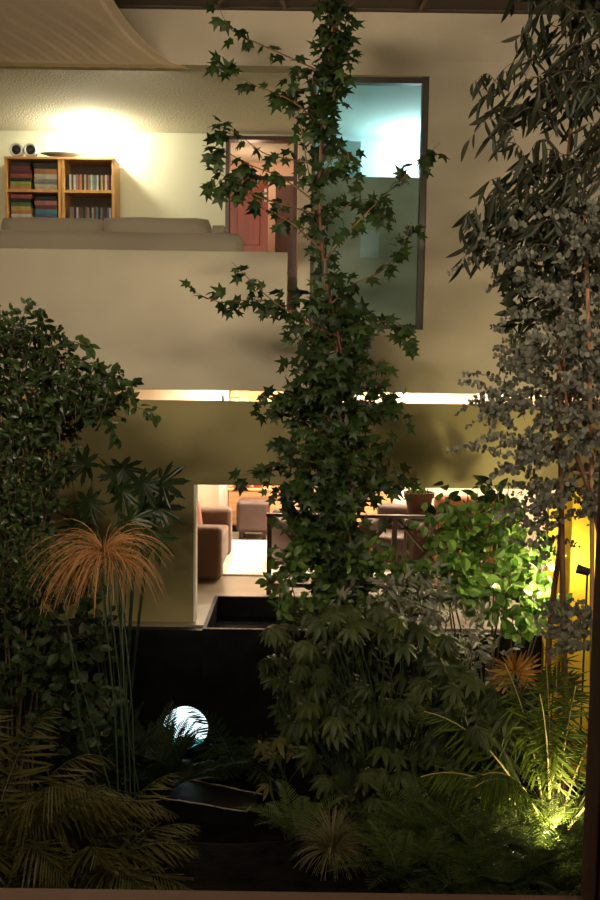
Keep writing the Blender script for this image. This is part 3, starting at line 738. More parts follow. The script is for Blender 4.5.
for a in ((152, 770, 7.35, .12, 'dark rock at the left foot of the glowing round light'), (180, 772, 7.4, .13, 'dark rock directly under the glowing round light'), (208, 770, 7.45, .11, 'dark rock at the right foot of the glowing round light'),
          (168, 795, 7.15, .10, 'small dark rock behind the stone slab, left one'), (205, 800, 7.2, .10, 'small dark rock behind the stone slab, right one'), (130, 790, 7.1, .14, 'dark rock behind the papyrus stems'),
          (345, 860, 6.0, .12, 'dark rock between the grass tuft and the ferns'), (465, 862, 5.4, .15, 'dark rock under the ferns, lower right'), (240, 872, 5.9, .10, 'dark rock at the bottom edge, left of the grass tuft')):
    rock(*a)
# ================================================================== PLANTS
random.seed(11)
def branchpts(pix, Y0, Y1=None, n=5):
    k = len(pix); Y1 = Y0 if Y1 is None else Y1
    return smoothpts([at(p[0], p[1], Y0+(Y1-Y0)*i/(k-1)) for i, p in enumerate(pix)], n)
def interp(tab, y):
    for (a, *va), (b, *vb) in zip(tab, tab[1:]):
        if a <= y <= b:
            t = (y-a)/(b-a); return [p+(q-p)*t for p, q in zip(va, vb)]
    return tab[0][1:] if y < tab[0][0] else tab[-1][1:]
# ---- central star-leaf tree
TY = 6.9
tp = [(338, 775), (334, 690), (336, 600), (344, 500), (340, 420), (336, 340), (325, 270), (319, 200), (322, 130), (328, 70), (334, 10), (337, -60)]
tr = branchpts(tp, TY, TY, 6)
base = tr[0].copy(); base.z = gz(base.x, base.y)
root = thing('sweetgum_tree', 'tall slender tree with star shaped leaves rising in the centre of the courtyard', 'tree', base)
bm = bmesh.new(); tube(bm, [base-Vector((0, 0, .05))]+tr, .026, .006, n=9); obj('trunk', bm, BARK, root, True)
bm = bmesh.new(); tube(bm, branchpts([(345, 600), (352, 500), (346, 420), (341, 350), (328, 290), (326, 268)], TY-.06, TY-.02), .012, .008); obj('trunk', bm, BARK, root, True)
L = Leaves()
def leafalong(L, pts, T, size, step, spread, u0=.15, hang=.6, jit=.25, nper=2, tb=.5, ts=.35):
    ln = sum((b-a).length for a, b in zip(pts, pts[1:])); n = max(2, int(ln*(1-u0)/step))
    for i in range(n):
        u = u0+(1-u0)*(i+random.random()*.6)/n; k = min(len(pts)-2, int(u*(len(pts)-1)))
        p = pts[k].lerp(pts[k+1], u*(len(pts)-1)-k); t = (pts[k+1]-pts[k]).normalized()
        for _ in range(nper):
            s = (rv(1)).normalized(); d = (s+t*.5+Vector((0, 0, -hang))).normalized()
            q = p+s*spread*random.random()
            nr = Vector((ru(-.6, .6), -1+ru(-.5, .5), .7+ru(-.4, .4)))
            L.add(T, q, d, nr, size*ru(.65, 1.15), max(0, min(1, tb+random.gauss(0, ts))))
BR = [([(328, 75), (300, 62), (262, 45), (232, 30), (218, 6)], .0), ([(322, 125), (290, 100), (255, 85), (228, 72), (211, 58)], -.2), ([(320, 165), (285, 158), (262, 152), (235, 132), (212, 124)], .15),
      ([(320, 205), (282, 178), (250, 165), (222, 150), (202, 145)], -.25), ([(322, 250), (290, 222), (258, 205), (232, 182), (208, 165)], -.1), ([(321, 215), (285, 205), (255, 195), (228, 178), (212, 190)], -.35),
      ([(333, 335), (300, 318), (272, 300), (250, 280), (232, 262)], -.2), ([(335, 345), (290, 308), (255, 300), (220, 302), (190, 290)], -.1), ([(322, 265), (352, 228), (385, 195), (412, 170), (440, 143)], -.2),
      ([(330, 305), (352, 285), (380, 272), (400, 250), (412, 222)], -.15), ([(335, 345), (368, 325), (395, 322), (408, 335), (412, 350)], -.1), ([(320, 180), (332, 160), (345, 150), (352, 168)], -.1),
      ([(342, 430), (372, 410), (395, 400), (402, 425)], -.1), ([(342, 470), (300, 460), (265, 468), (236, 478)], -.15), ([(343, 500), (375, 478), (400, 470), (415, 482)], 0), ([(324, 255), (310, 180), (298, 110), (290, 75)], .1),
      ([(342, 450), (310, 425), (280, 405), (262, 395)], .1), ([(322, 230), (348, 205), (375, 200), (388, 215)], .1)]
for pix, dy in BR:
    pts = branchpts(pix, TY, TY+dy, 5); bm = bmesh.new(); tube(bm, pts, .007, .002, n=5); obj('branch', bm, BARK, root)
    leafalong(L, pts, STAR, .092, .045, .06, u0=.2, nper=1, tb=.4)
    for _ in range(5):
        k = random.randint(len(pts)//4, len(pts)-1); q = pts[k]; e = q+Vector((ru(-.14, .14), ru(-.14, .14), ru(-.16, .06)))
        leafalong(L, [q, q.lerp(e, .5), e], STAR, .088, .05, .05, u0=0, nper=1, tb=.4)
prof = [(0, 333, 24), (40, 331, 26), (70, 328, 30), (100, 325, 20), (160, 322, 18), (200, 322, 26), (250, 332, 36), (300, 334, 44), (340, 332, 56), (400, 334, 68), (450, 332, 72), (500, 328, 66), (545, 335, 48), (590, 340, 34)]
twigs = bmesh.new()
def tx(y):
    for a, b in zip(tp, tp[1:]):
        if b[1] <= y <= a[1]: return a[0]+(b[0]-a[0])*(y-a[1])/(b[1]-a[1])
    return 335
for i in range(275):
    y = random.choice((ru(-5, 130), ru(-5, 300), ru(290, 590), ru(290, 590), ru(290, 590))); cx, hw = interp(prof, y)
    a = ru(0, 2*PI); r = hw*math.sqrt(random.random())
    s = at(tx(y+20), y+ru(5, 30), TY); e = at(cx+r*math.cos(a), y, TY+r*math.sin(a)/130)
    pts = [s, s.lerp(e, .5)+Vector((0, 0, .02)), e]; tube(twigs, pts, .003, .0012, n=4, cap=False)
    leafalong(L, pts, STAR, .092, .055, .06, u0=.25, nper=2, tb=.35 if y < 420 else .5)
obj('twigs', twigs, BARK, root)
L.build('foliage', L_MAPLE, root)
# tie on trunk
bm = bmesh.new(); q = at(325, 268, TY); tube(bm, [q-Vector((0, 0, .05)), q+Vector((0, 0, .05))], .022, n=10); obj('trunk_tie', bm, CHAR, root)
# ---- eucalyptus
EY = 6.0
def trunk(root, pix, Y0, Y1, r0, r1, m_, name='trunk', down=True):
    pts = branchpts(pix, Y0, Y1, 5)
    if down: b = pts[0].copy(); b.z = gz(b.x, b.y)-.04; pts = [b]+pts
    bm = bmesh.new(); tube(bm, pts, r0, r1, n=8); return obj(name, bm, m_, root, True), pts
b0 = at(562, 760, EY); b0.z = gz(b0.x, b0.y)
eu = thing('eucalyptus_tree', 'tall grey leaved eucalyptus against the right side with drooping upper leaves', 'tree', b0)
trunk(eu, [(566, 720), (563, 600), (561, 480), (559, 380), (560, 290), (566, 180), (575, 80), (585, -30)], EY, EY, .022, .006, BARK)
trunk(eu, [(549, 640), (554, 590), (560, 545), (562, 500)], EY+.15, EY, .022, .016, BARK)
trunk(eu, [(570, 440), (580, 465), (592, 500), (600, 540)], EY-.1, EY-.1, .018, .014, BARK, 'branch', down=False)
trunk(eu, [(573, 430), (566, 400), (563, 350)], EY-.1, EY-.1, .012, .008, BARK, 'branch', down=False)
stk = thing('garden_stake', 'pale brown upright cane stake tied beside the eucalyptus, right edge', 'stake', at(592, 760, EY-.05)*Vector((1, 1, 0)).normalized()[0] if False else Vector((at(592, 700, 5.9).x, 5.9, gz(0, 5.9))))
pts = [at(592, 740, 5.9), at(592, 480, 5.9), at(589, 350, 5.9), at(585, 215, 5.9)]; b = pts[0].copy(); b.z = gz(b.x, b.y)-.05
bm = bmesh.new(); tube(bm, [b]+pts, .017, .012, n=8); obj('pole', bm, STAKE, stk, True)
q = at(587, 285, 5.9); bm = bmesh.new(); tube(bm, [q-Vector((0, 0, .02)), q+Vector((0, 0, .02))], .019, n=10); obj('tie', bm, mat('pale tie', (.5, .45, .35), .7), stk)
bm = bmesh.new(); tube(bm, [at(573, 472, 5.92), at(604, 474, 5.92)], .009); obj('crossbar', bm, STAKE, stk)
left = [(0, 545), (30, 542), (60, 540), (75, 500), (100, 480), (120, 475), (150, 478), (190, 468), (212, 458), (240, 455), (262, 462), (300, 492), (340, 494), (375, 488), (395, 462), (412, 470), (440, 478), (480, 488), (540, 500), (600, 535), (640, 550)]
LL = Leaves(); LG = Leaves(); tw = bmesh.new()
def droop(px, py, Y, ln=.35, n=8):
    s = at(px, py, Y); sgn = -1 if random.random() < .75 else 1
    e = s+Vector((sgn*ru(.1, .35), ru(-.2, .2), ru(-.25, .02))); mid = s.lerp(e, .5)+Vector((0, 0, .07))
    P = smoothpts([s, mid, e], 5); tube(tw, P, .003, .001, n=4, cap=False)
    for i in range(n):
        q = P[min(len(P)-1, int((i+.5)/n*len(P)))]
        d = Vector((ru(-.9, .5), ru(-.5, .5), ru(-1, -.5))); LL.add(LANCE, q, d, Vector((ru(-.7, .7), -1, ru(-.2, .5))), ru(.10, .19), random.random(), wid=ru(.9, 1.4)*(-1 if random.random() < .5 else 1))
for i in range(100):
    y = ru(60, 270); x0 = interp(left, y)[0]; x = x0+48+(630-x0-48)*random.random()**.9
    droop(x, y-12, EY+ru(-.35, .45))
for i in range(30): droop(ru(556, 625), ru(-50, 15), EY+ru(-.3, .2))
for i in range(22): droop(ru(530, 625), ru(20, 110), EY+ru(-.3, .3))
for y, x in ((95, 500), (80, 515), (125, 500), (112, 522), (150, 505), (212, 485), (225, 480), (240, 482), (185, 500)): droop(x, y-8, EY-.2, n=9)
def sprig(L, px, py, Y, ln, T=ROUND, s=(.024, .04), sgn=None):
    st = at(px, py, Y); sgn = sgn or (-1 if random.random() < .7 else 1)
    e = st+Vector((sgn*ln*ru(.6, 1), ru(-.6, .6)*ln, ru(-.6, .5)*ln)); mid = st.lerp(e, .55)+Vector((0, 0, .1*ln))
    P = smoothpts([st, mid, e], 6); tube(tw, P, .0025, .001, n=4, cap=False); k = int(ln/.022)
    for i in range(k):
        u = (i+.5)/k; q = P[min(len(P)-1, int(u*len(P)))]; sz = (s[1]+(s[0]-s[1])*u)
        for sg in (-1, 1):
            d = (rv(.5)+Vector((0, 0, sg))).normalized(); L.add(T, q, d, rv(.6)+Vector((0, -.8, .3)), sz*ru(.8, 1.2), random.random())
for i in range(450):
    y = ru(205, 625) if random.random() < .8 else ru(205, 470); x0 = interp(left, y)[0]+30; x = x0+(640-x0)*random.random()**.85
    if 525 < y < 720 and x > 552 and random.random() < .93: continue
    sprig(LG, x, y, EY+ru(-.4, .5), ru(.16, .34))
for px, py in ((492, 392), (500, 402), (505, 388), (515, 398), (500, 420), (505, 440), (498, 455), (510, 470)):
    sprig(LG, px+8, py, EY-.25, .36, sgn=-1)
for i in range(46):
    y = ru(230, 330); x = ru(interp(left, y)[0]+20, 560); st = at(x, y, EY-.2)
    for k in range(4): LL.add(NARROW, st+rv(.03), Vector((ru(-1, .3), ru(-.4, .4), ru(-.9, .3))), rv(.5)+Vector((0, -.8, .3)), ru(.07, .12), random.random(), wid=1.4)
for i in range(20):    # low grey sprays at right
    sprig(LG, ru(565, 610), ru(610, 650), EY-.5+ru(-.2, .2), ru(.18, .3))
obj('twigs', tw, BARKG, eu); LL.build('drooping_foliage', L_LANCE, eu); LG.build('silver_foliage', L_GREY, eu)
# ---- generic shrub filler
def shrub(name, label, cat, px, py, Y, nstem, region, T, mtl, size, count, step=.05, barkm=BARKG, hang=.2, nper=2, tb=.45, rd=.35, origin_px=None):
    b = at(px, py, Y); b.z = gz(b.x, b.y); t = thing(name, label, cat, b); tw = bmesh.new(); L = Leaves()
    for i in range(nstem):
        q = region(); e = at(q[0], q[1], Y+ru(-rd, rd)*.6)
        P = smoothpts([b-Vector((0, 0, .03)), b.lerp(e, .5)+Vector((ru(-.05, .05), 0, .08)), e], 6); tube(tw, P, .010, .004, n=6)
    for i in range(count):
        q = region(); s = at(q[0], q[1], Y+ru(-rd, rd)); e = s+Vector((ru(-.2, .2), ru(-.2, .2), ru(-.1, .14)))
        c = s+(b-s)*.05; P = [c, s.lerp(e, .3), e]; tube(tw, P, .0028, .001, n=4, cap=False)
        leafalong(L, P, T, size, step, .03, u0=.1, hang=hang, nper=nper, tb=tb)
    obj('stems', tw, barkm, t); L.build('foliage', mtl, t); return t
# left small-leaf fig bush
ficl = [(305, 2), (320, 38), (335, 62), (350, 78), (370, 100), (385, 116), (398, 120), (415, 100), (435, 70), (470, 60), (560, 52), (700, 60)]
def rfic():
    while True:
        y = ru(308, 600 if random.random() < .8 else 690); x = ru(-30, 125)
        if x < interp(ficl, y)[0]-6: return x, y
fic = shrub('fig_bush', 'dense small leaved bush filling the left edge of the courtyard', 'bush', 10, 760, 6.4, 9, rfic, OVATE, L_FICUS, .062, 620, step=.045, nper=2)
L = Leaves(); tw = bmesh.new()
for pix in ([(70, 395), (105, 392), (132, 405), (158, 415)], [(60, 385), (95, 375), (120, 380), (138, 385)], [(55, 400), (85, 415), (110, 425), (118, 440)], [(50, 350), (70, 342), (85, 345), (92, 347)], [(30, 345), (40, 325), (50, 318)], [(60, 360), (85, 362), (100, 372), (118, 376)], [(70, 400), (100, 405), (125, 402), (133, 397)]):
    P = branchpts(pix, 6.3, 6.1, 5); tube(tw, P, .005, .0015, n=5); leafalong(L, P, OVATE, .085, .035, .02, u0=.1, hang=.1, nper=2, tb=.6)
obj('branch', tw, BARKG, fic); L.build('outer_foliage', L_FICUS, fic)
# split leaf philodendron
b = at(120, 640, 7.2); b.z = gz(b.x, b.y); t = thing('split_leaf_plant', 'dark plant with large deeply cut leaves in front of the olive wall, left', 'plant', b)
L = Leaves(); bm = bmesh.new()
for px, py, s in ((122, 462, .44), (90, 468, .4), (140, 478, .42), (118, 478, .42), (156, 485, .44), (152, 505, .44), (135, 530, .42), (152, 530, .44), (128, 515, .4), (95, 500, .4), (85, 530, .38), (105, 545, .36), (120, 490, .36), (70, 470, .36), (140, 508, .34), (75, 560, .36)):
    c = at(px, py, 7.1+ru(-.15, .15)); P = smoothpts([b, b.lerp(c, .6)+Vector((0, 0, .1)), c], 6); tube(bm, P, .007, .004, n=5)
    d = Vector((ru(-.3, 1)*(1 if px > 100 else -1), ru(-.5, 0), ru(-.7, .5)))
    L.add(LOBED, c-d.normalized()*.08, d, Vector((ru(-.4, .4), -1, .5)), s*.72, random.random())
obj('stems', bm, GSTEM, t); L.build('foliage', L_DARK, t)
# papyrus with dry orange head
b = at(128, 880, 5.2); b.z = gz(b.x, b.y)
t = thing('papyrus', 'papyrus with a dry orange thread head drooping on thin green stems, left', 'papyrus', b)
st = bmesh.new(); hub = at(104, 553, 5.5)
for bx_, ex in ((128, (104, 553)), (132, (112, 560)), (120, (98, 560)), (136, (118, 566))):
    bb = at(bx_, 880, 5.25); bb.z = gz(bb.x, bb.y); e = at(ex[0], ex[1], 5.5); P = smoothpts([bb, bb.lerp(e, .5)+Vector((.03, 0, 0)), e], 8); tube(st, P, .006, .004, n=5)
P = smoothpts([at(140, 885, 5.2), at(105, 770, 5.35), at(70, 640, 5.5)], 8); tube(st, P, .005, .003, n=5)
P = smoothpts([at(150, 880, 5.2), at(140, 800, 5.25), at(125, 700, 5.3), at(122, 600, 5.45)], 8); tube(st, P, .005, .003, n=5)
obj('stems', st, GSTEM, t)
L = Leaves()
for k, (h0, n, sc, T_) in enumerate(((hub, 240, 1.0, 0), (at(112, 560, 5.5), 70, .8, 0))):
    for i in range(n):
        a = ru(0, 2*PI); el = ru(-.2, 1.1); d = Vector((math.cos(a)*math.cos(el), math.sin(a)*math.cos(el), math.sin(el))); ln = ru(.3, .58)*sc
        p = h0.copy(); P = []; 
        for j in range(9): P.append(p.copy()); p = p+d*(ln/8); d = (d+Vector((0, 0, -.27))).normalized()
        s = Vector((ru(-1, 1), ru(-.3, .3), ru(-1, 1))).normalized(); L.strip(P, .0024, .0012, s, random.random())
L.build('thread_head', L_STRAW, t)
L = Leaves(); hg = at(60, 560, 5.7)
for i in range(120):
    a = ru(0, 2*PI); el = ru(-.3, 1.2); d = Vector((math.cos(a)*math.cos(el), math.sin(a)*math.cos(el), math.sin(el))); ln = ru(.3, .45); p = hg.copy(); P = []
    for j in range(9): P.append(p.copy()); p = p+d*(ln/8); d = (d+Vector((0, 0, -.22))).normalized()
    L.strip(P, .002, .001, Vector((ru(-1, 1), 0, ru(-1, 1))).normalized(), random.random())
L.build('green_thread_head', L_FERN, t)
st = bmesh.new(); tube(st, [at(118, 870, 5.5), at(80, 720, 5.6), hg], .005, n=5); obj('stem', st, GSTEM, t)
# ferns and fronds
def fernplant(name, label, cat, px, py, Y, n, ln, leaf, mtl, sag=1.1, w=.055, nl=24, tint=.5, up=(.4, 1.1), az=None, ang=1.1, stemm=GSTEM, stemr=.004, flop=.2, taper=.8, start=.12, zoff=0, rise=None):
    b = at(px, py, Y); b.z = gz(b.x, b.y)
    t = thing(name, label, cat, b); L = Leaves(); st = bmesh.new()
    for i in range(n):
        a = ru(*az) if az else 2*PI*(i+random.random()*.6)/n; u = ru(*up); d = Vector((math.cos(a), math.sin(a), u))
        frond(L, b+Vector((math.cos(a)*.02, math.sin(a)*.02, -.01)), d, ln*ru(.75, 1.15), leaf, nl, sag*ru(.8, 1.2), w, tint, stem=st, stemr=stemr, ang=ang, flop=flop, taper=taper, start=start)
    obj('frond_stems', st, stemm, t); L.build('foliage', mtl, t); return t
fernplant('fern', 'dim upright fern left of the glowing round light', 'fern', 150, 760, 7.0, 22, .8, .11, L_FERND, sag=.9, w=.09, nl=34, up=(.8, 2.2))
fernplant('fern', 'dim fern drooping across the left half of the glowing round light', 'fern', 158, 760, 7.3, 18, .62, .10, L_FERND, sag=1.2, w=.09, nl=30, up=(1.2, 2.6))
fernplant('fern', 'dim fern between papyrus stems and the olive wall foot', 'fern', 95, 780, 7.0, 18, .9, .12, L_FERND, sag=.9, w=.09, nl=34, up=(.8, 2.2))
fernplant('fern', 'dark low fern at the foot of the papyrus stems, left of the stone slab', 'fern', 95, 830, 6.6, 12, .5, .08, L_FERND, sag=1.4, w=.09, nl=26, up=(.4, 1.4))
fernplant('palm', 'feathery palm with long arching fronds in the bottom left corner', 'palm', -20, 960, 4.7, 19, 1.3, .26, L_PALM, sag=1.9, w=.036, nl=46, up=(1.0, 2.4), ang=.9, flop=1.0, stemr=.006)
fernplant('palm', 'low feathery palm at the bottom edge, right of the corner palm', 'palm', 70, 985, 4.6, 15, .95, .22, L_PALM, sag=1.8, w=.034, nl=42, up=(.8, 2.0), ang=.9, flop=.9, stemr=.005)
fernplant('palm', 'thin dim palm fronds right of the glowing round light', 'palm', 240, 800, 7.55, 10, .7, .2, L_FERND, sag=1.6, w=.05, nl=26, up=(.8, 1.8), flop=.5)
# far left filler shrub (dark) 
def rdk(): return ru(-30, 110), ru(590, 745)
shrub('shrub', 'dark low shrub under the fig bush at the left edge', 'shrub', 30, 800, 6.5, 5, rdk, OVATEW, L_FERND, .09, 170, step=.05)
# ---- fatsia / umbrella plants, centre
def palmplant(name, label, px, py, Y, pts, size, mtl, k=8, rd=.3, stemm=GSTEM, tint=.5, cat='plant', T=None):
    b = at(px, py, Y); b.z = gz(b.x, b.y); t = thing(name, label, cat, b); L = Leaves(); bm = bmesh.new()
    for (x, y) in pts:
        e = at(x, y, Y+ru(-rd, rd)); P = smoothpts([b, b.lerp(e, .6)+Vector((ru(-.1, .1), 0, .05)), e], 5); tube(bm, P, .006, .003, n=5)
        d = Vector((ru(-.7, .7), ru(-.9, -.1), ru(-.6, .1))); nr = Vector((ru(-.3, .3), -.55+ru(-.3, .3), 1))
        palmate(L, e, d, nr, size*ru(.75, 1.15), max(0, min(1, tint+random.gauss(0, .3))), k=k, spread=ru(230, 290), droop=ru(.2, .6), T=T)
    obj('stems', bm, stemm, t); L.build('foliage', mtl, t); return t
def scatter(n, poly):
    out = []; xs = [p[0] for p in poly]; ys = [p[1] for p in poly]
    while len(out) < n:
        x, y = ru(min(xs), max(xs)), ru(min(ys), max(ys)); c = False; j = len(poly)-1
        for i in range(len(poly)):
            (xi, yi), (xj, yj) = poly[i], poly[j]
            if (yi > y) != (yj > y) and x < (xj-xi)*(y-yi)/(yj-yi)+xi: c = not c
            j = i
        if c: out.append((x, y))
    return out
palmplant('umbrella_plant', 'dark glossy plant of fingered leaves below the railing, left of the trunk', 320, 800, 6.9, scatter(80, [(268, 625), (290, 605), (350, 600), (360, 700), (320, 780), (280, 720), (262, 650)]), .16, L_FATSIA)
palmplant('umbrella_plant', 'big dark plant of fingered leaves in the lower middle of the garden', 380, 830, 6.2, scatter(170, [(300, 620), (380, 600), (470, 650), (500, 740), (440, 810), (340, 810), (290, 740)]), .155, L_FATSIA, tint=.6)
palmplant('umbrella_plant', 'dark fingered leaf plant under the orange fan leaves, right of the middle', 480, 820, 6.0, scatter(45, [(440, 660), (530, 690), (540, 760), (470, 800), (430, 760)]), .18, L_FATSIA, tint=.4)
palmplant('umbrella_plant', 'small plant with yellowing fingered leaves, left of the big dark one', 290, 850, 6.1, [(278, 738), (292, 742), (262, 745), (305, 760), (275, 755), (355, 790), (362, 782), (268, 785)], .13, L_YELL, k=6, tint=.2)
# leafy shrub around rail, mid greens
def rmid(): return random.choice(scatter(1, [(272, 535), (330, 530), (400, 560), (440, 555), (450, 620), (380, 640), (280, 610)]))
shrub('shrub', 'leafy green shrub growing up in front of the dark railing', 'shrub', 350, 780, 7.0, 7, rmid, OVATE, L_MID, .10, 150, step=.06, rd=.25, tb=.7)
def rgrey(): return random.choice(scatter(1, [(320, 590), (420, 570), (500, 640), (520, 700), (440, 690), (400, 640)]))
shrub('shrub', 'thin grey green shrub with small leaves right of the trunk', 'shrub', 430, 790, 6.6, 8, rgrey, NARROW, L_GREY, .09, 120, step=.05, rd=.3, tb=.6)
# bright leaved plant lit by lamp
def rbr(): return random.choice(scatter(1, [(430, 500), (480, 500), (545, 545), (555, 610), (520, 640), (470, 610), (425, 560)]))
shrub('broadleaf_shrub', 'fresh green broad leaved shrub strongly lit beside the yellow wall', 'shrub', 490, 780, 7.0, 9, rbr, OVATEW, L_BRIGHT, .105, 175, step=.09, rd=.22, tb=.55, nper=2)
def rbr2(): return ru(430, 520), ru(478, 545)
shrub('shrub', 'thin dark leaved shrub rising in front of the salmon armchair', 'shrub', 470, 780, 7.3, 4, rbr2, OVATE, L_FICUS, .13, 26, step=.09, rd=.15)
fernplant('bamboo_palm', 'slender palm with fine lit fronds behind the bright broad leaves', 'palm', 430, 740, 6.9, 12, .9, .22, L_PALMR, sag=1.1, w=.05, nl=22, up=(2.5, 5), flop=.5)
st = None
b = at(425, 690, 6.7); 
def fanplant(name, label, px, py, Y, r, mtl, n, droop_=.1, spread=330, wid=1.0, az=0, baseY=None):
    c = at(px, py, Y); b = c.copy(); b.z = gz(b.x, b.y); b.y += .1; t = thing(name, label, 'fan palm', b); L = Leaves(); bm = bmesh.new()
    tube(bm, smoothpts([b, b.lerp(c, .6), c], 5), .008, .005, n=6)
    for i in range(n):
        a = math.radians(-spread/2+spread*i/(n-1)+90+az+ru(-3, 3)); d = Vector((math.cos(a), -.35+ru(-.1, .1), math.sin(a)-droop_))
        L.add(BLADE, c, d, Vector((0, -1, .3)), r*ru(.8, 1.1), random.random(), wid=wid)
    obj('stem', bm, GSTEM, t); L.build('fan_blades', mtl, t)
fanplant('fan_palm', 'orange fan shaped leaf spray left of the yellow wall foot', 515, 672, 6.3, .23, L_ORANGE, 26, wid=.95, spread=280)
fanplant('fan_palm', 'dull ochre spiky fan leaf in front of the yellow wall foot', 553, 690, 6.2, .26, L_YELL, 20, spread=200, wid=1.2)
b = at(505, 790, 6.25); b.z = gz(b.x, b.y); t = thing('bromeliad', 'burgundy strap leaved plant with curling leaves around the orange fan spray', 'plant', b); L = Leaves()
for i in range(34):
    a = ru(0, 2*PI); d = Vector((math.cos(a), math.sin(a)*.7, ru(1.6, 3.4))); p = b.copy(); P = []; ln = ru(.5, 1.05)
    for j in range(12): P.append(p.copy()); p = p+d.normalized()*(ln/11); d = d.normalized()+Vector((0, 0, -.11-.012*j))
    L.strip(P, .012, .003, Vector((-math.sin(a), math.cos(a), 0)), random.random())
L.build('foliage', L_RED, t)
# upright green blades at right
for (px, py, Y, n, h, lab) in ((562, 800, 5.9, 26, .8, 'clump of upright green blades against the right window jamb'), (575, 780, 6.4, 18, .8, 'tall thin green blades below the yellow wall')):
    b = at(px, py, Y); b.z = gz(b.x, b.y); t = thing('strap_plant', lab, 'plant', b); L = Leaves()
    for i in range(n):
        a = ru(0, 2*PI); d = Vector((math.cos(a)*.35, math.sin(a)*.3, 1)); p = b+Vector((ru(-.06, .06), ru(-.06, .06), 0)); P = []; ln = h*ru(.6, 1.1)
        for j in range(9): P.append(p.copy()); p = p+d.normalized()*(ln/8); d = d.normalized()+Vector((math.cos(a)*.05, 0, -.04))
        L.strip(P, .009, .002, Vector((1, ru(-.5, .5), 0)).normalized(), random.random())
    L.build('foliage', L_PALMR, t)
# areca palm lit by ground lamp
b = at(552, 838, 5.6); b.z = gz(b.x, b.y)
t = thing('areca_palm', 'palm with pale lit canes and arching fronds in the lower right corner', 'palm', b); L = Leaves(); st = bmesh.new(); ub = bmesh.new()
random.seed(5)
for i, (dx, dy, up_, ln, sg) in enumerate(((-1, -.3, 1.6, 1.15, 1.5), (-1, .3, 2.2, 1.2, 1.5), (-.8, -.6, 2.4, 1.0, 1.7), (-.5, .4, 3.5, 1.2, 1.2), (-.15, .2, 5, 1.2, 1.0), (.2, -.1, 4, 1.1, 1.2), (.6, .2, 2.5, 1.1, 1.4), (-1, .0, .9, .75, 1.3), (.9, -.3, 2, .9, 1.5), (-1, -.7, 3, 1.0, 2.0), (.1, .5, 6, 1.35, .9), (-.3, -.3, 4.5, 1.1, 1.6))):
    frond(L, b+Vector((dx*.03, dy*.03, .0)), Vector((dx, dy, up_)), ln, .26, 36, sg, .034, .5, stem=st, stemr=.009, ang=.85, flop=.95, start=.40)
obj('canes', st, mat('pale cane', (.42, .36, .16), .5, var=.2, vscale=8), t); L.build('foliage', L_PALMR, t)
# ferns bottom right
for px, py, Y, n, ln, lab in ((300, 880, 5.5, 14, .42, 'dim fern at the bottom edge, directly left of the grass tuft'), (532, 850, 5.38, 16, .42, 'fern glowing brightly right above the small garden spotlight'), (400, 900, 4.9, 16, .4, 'low fern nearest the window sill, right of the grass tuft'), (450, 900, 4.8, 16, .42, 'low fern nearest the window sill, centre right'),
                            (500, 900, 4.75, 16, .4, 'low fern nearest the window sill, in front of the lit palm'), (565, 900, 4.8, 16, .36, 'low fern nearest the window sill, touching the right jamb in view'), (430, 880, 5.3, 16, .48, 'mid green fern in the second row, below the arching palm tips'), (410, 890, 5.6, 18, .5, 'green fern low at the bottom, right of the grass tuft'), (365, 868, 6.0, 14, .45, 'small green fern right of the grass tuft, behind the low fern'), (470, 905, 5.2, 18, .5, 'green fern at the bottom edge under the arching palm'), (535, 912, 5.0, 18, .48, 'green fern in the bottom right corner in front of the garden lamp'),
                            (520, 850, 5.7, 16, .5, 'green fern lit by the garden lamp, left of the pale canes'), (450, 850, 6.0, 14, .5, 'green fern behind the bottom ferns, below the dark fingered leaves')):
    fernplant('fern', lab, 'fern', px, py, Y, n, ln, .085, L_FERN, sag=1.4, w=.062, nl=25, up=(.5, 1.8), ang=1.25, flop=.15)
# bright frond just above the lamp
# grass tuft
b = at(330, 935, 5.1); b.z = gz(b.x, b.y); t = thing('grass_tuft', 'pale fountain shaped grass tuft at the bottom edge of the view', 'grass', b); L = Leaves()
for i in range(380):
    a = ru(0, 2*PI); el = ru(.5, 1.5); d = Vector((math.cos(a)*math.cos(el), math.sin(a)*math.cos(el), math.sin(el))); ln = ru(.2, .32); p = b.copy(); P = []
    for j in range(10): P.append(p.copy()); p = p+d*(ln/9); d = (d+Vector((0, 0, -.2))).normalized()
    L.strip(P, .0025, .001, Vector((-math.sin(a), math.cos(a), 0)), random.random())
L.build('foliage', L_GRASS, t)
# ================================================================== LAMPS
def spotfix(loc, tgt, label, warm, watts, cone=2.4, size=.04):
    loc = Vector(loc); d = (Vector(tgt)-loc).normalized()
    t = thing('garden_spotlight', label, 'lamp', (loc.x, loc.y, gz(0, loc.y)))
    q = d.to_track_quat('Z', 'Y')
    bm = bmesh.new(); lathe(bm, [(.012, -.10), (.03, -.095), (.035, -.01), (.04, .0), (.037, .0), (.03, -.02)], (0, 0, 0), n=20)
    for v in bm.verts: v.co = q @ v.co + loc
    obj('housing', bm, CHAR, t, True)
    bm = bmesh.new(); lathe(bm, [(.031, -.015), (.031, -.011)], (0, 0, 0), n=20)
    for v in bm.verts: v.co = q @ v.co + loc
    obj('lens', bm, emitmat('lamp glow', warm, 30), t)
    bm = bmesh.new(); e = loc-d*.08; tube(bm, [e, Vector((e.x, e.y, gz(0, e.y)-.04))], .008); obj('stake', bm, CHAR, t)
    l = light('SPOT', loc+d*.004, watts, warm, spot_size=cone, spot_blend=.5, shadow_soft_size=size); aim(l, tgt)
p = at(560, 850, 5.2)
spotfix((p.x, p.y, gz(0, p.y)+.13), at(528, 760, 5.7), 'small garden spotlight at the foot of the lit palm, lower right', (1, .80, .38), 95, cone=2.9)
p = at(577, 566, 6.8)
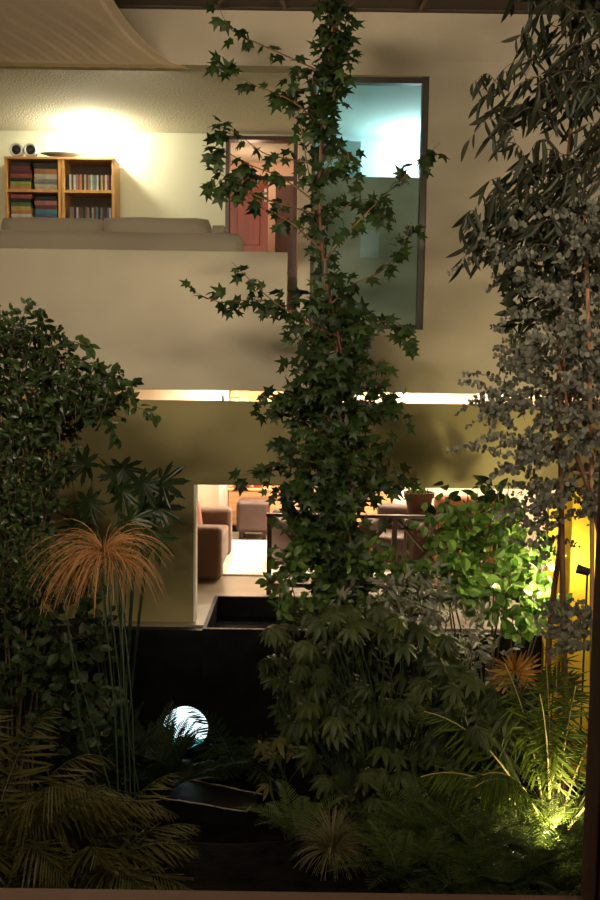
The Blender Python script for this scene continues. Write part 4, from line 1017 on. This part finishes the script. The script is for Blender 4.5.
spotfix(p+Vector((0, 0, -.02)), at(500, 545, 7.05), 'garden spotlight on a tall stake glaring in front of the yellow wall', (1, .85, .42), 120, cone=3.0)
light('POINT', at(552, 836, 5.26), 26, (1, .82, .40), shadow_soft_size=.03)
p = at(577, 600, 7.25)
l = light('POINT', at(580, 566, 7.38), 14, (1, .85, .45), shadow_soft_size=.03)
# lower room recessed ceiling lights
DL = []
for i, (x, y) in enumerate(((-1.2, 11.3), (0.2, 11.3), (1.6, 11.3), (-1.2, 12.7), (0.2, 12.7), (1.6, 12.7), (3.1, 11.3), (3.1, 12.7))):
    o = thing('downlight', f'recessed round ceiling light in the lower living room, {"front" if y < 12 else "back"} row, {["left", "middle", "right"][i % 3] if i < 6 else "far right"}', 'light', (x, y, 2.55))
    bm = bmesh.new(); lathe(bm, [(.06, -.003), (.075, -.006), (.075, 0), (.06, 0)], (x, y, 2.55)); obj('trim_ring', bm, METAL, o)
    bm = bmesh.new(); lathe(bm, [(.06, -.002), (.06, -.0005)], (x, y, 2.55)); obj('lens', bm, emitmat('downlight glow', (1, .82, .6), 12), o)
    l = light('SPOT', (x, y, 2.53), 300, (1, .80, .58), spot_size=2.7, spot_blend=.6, shadow_soft_size=.08)
# unseen area lights added above the near window to wash the facade
for lx, ww in ((-2.1, 74), (3.1, 54)):
    l = light('AREA', (lx, 1.1, 4.3), ww, (1, .83, .61), shape='RECTANGLE', size=2.6 if lx < 0 else 1.3, size_y=.4, spread=1.6); aim(l, (lx*.25, 8.2, 3.3))
l = light('AREA', (-.75, 1.0, 3.75), 22, (1, .80, .52), shape='DISK', size=.25, spread=1.9); aim(l, (0.1, 4.9, -.4))   # unseen fill added over the window to brighten the low plants
light('POINT', (1.5, -2.3, 2.9), 260, (1, .72, .45), shadow_soft_size=.12)      # unseen lamp added behind the camera to brighten the window frame
# l = light('AREA', (0.3, 7.0, -1.0+.15), 10, (1, .82, .5), shape='RECTANGLE', size=3.0, size_y=.1); aim(l, (0.3, 8.2, 2.5))
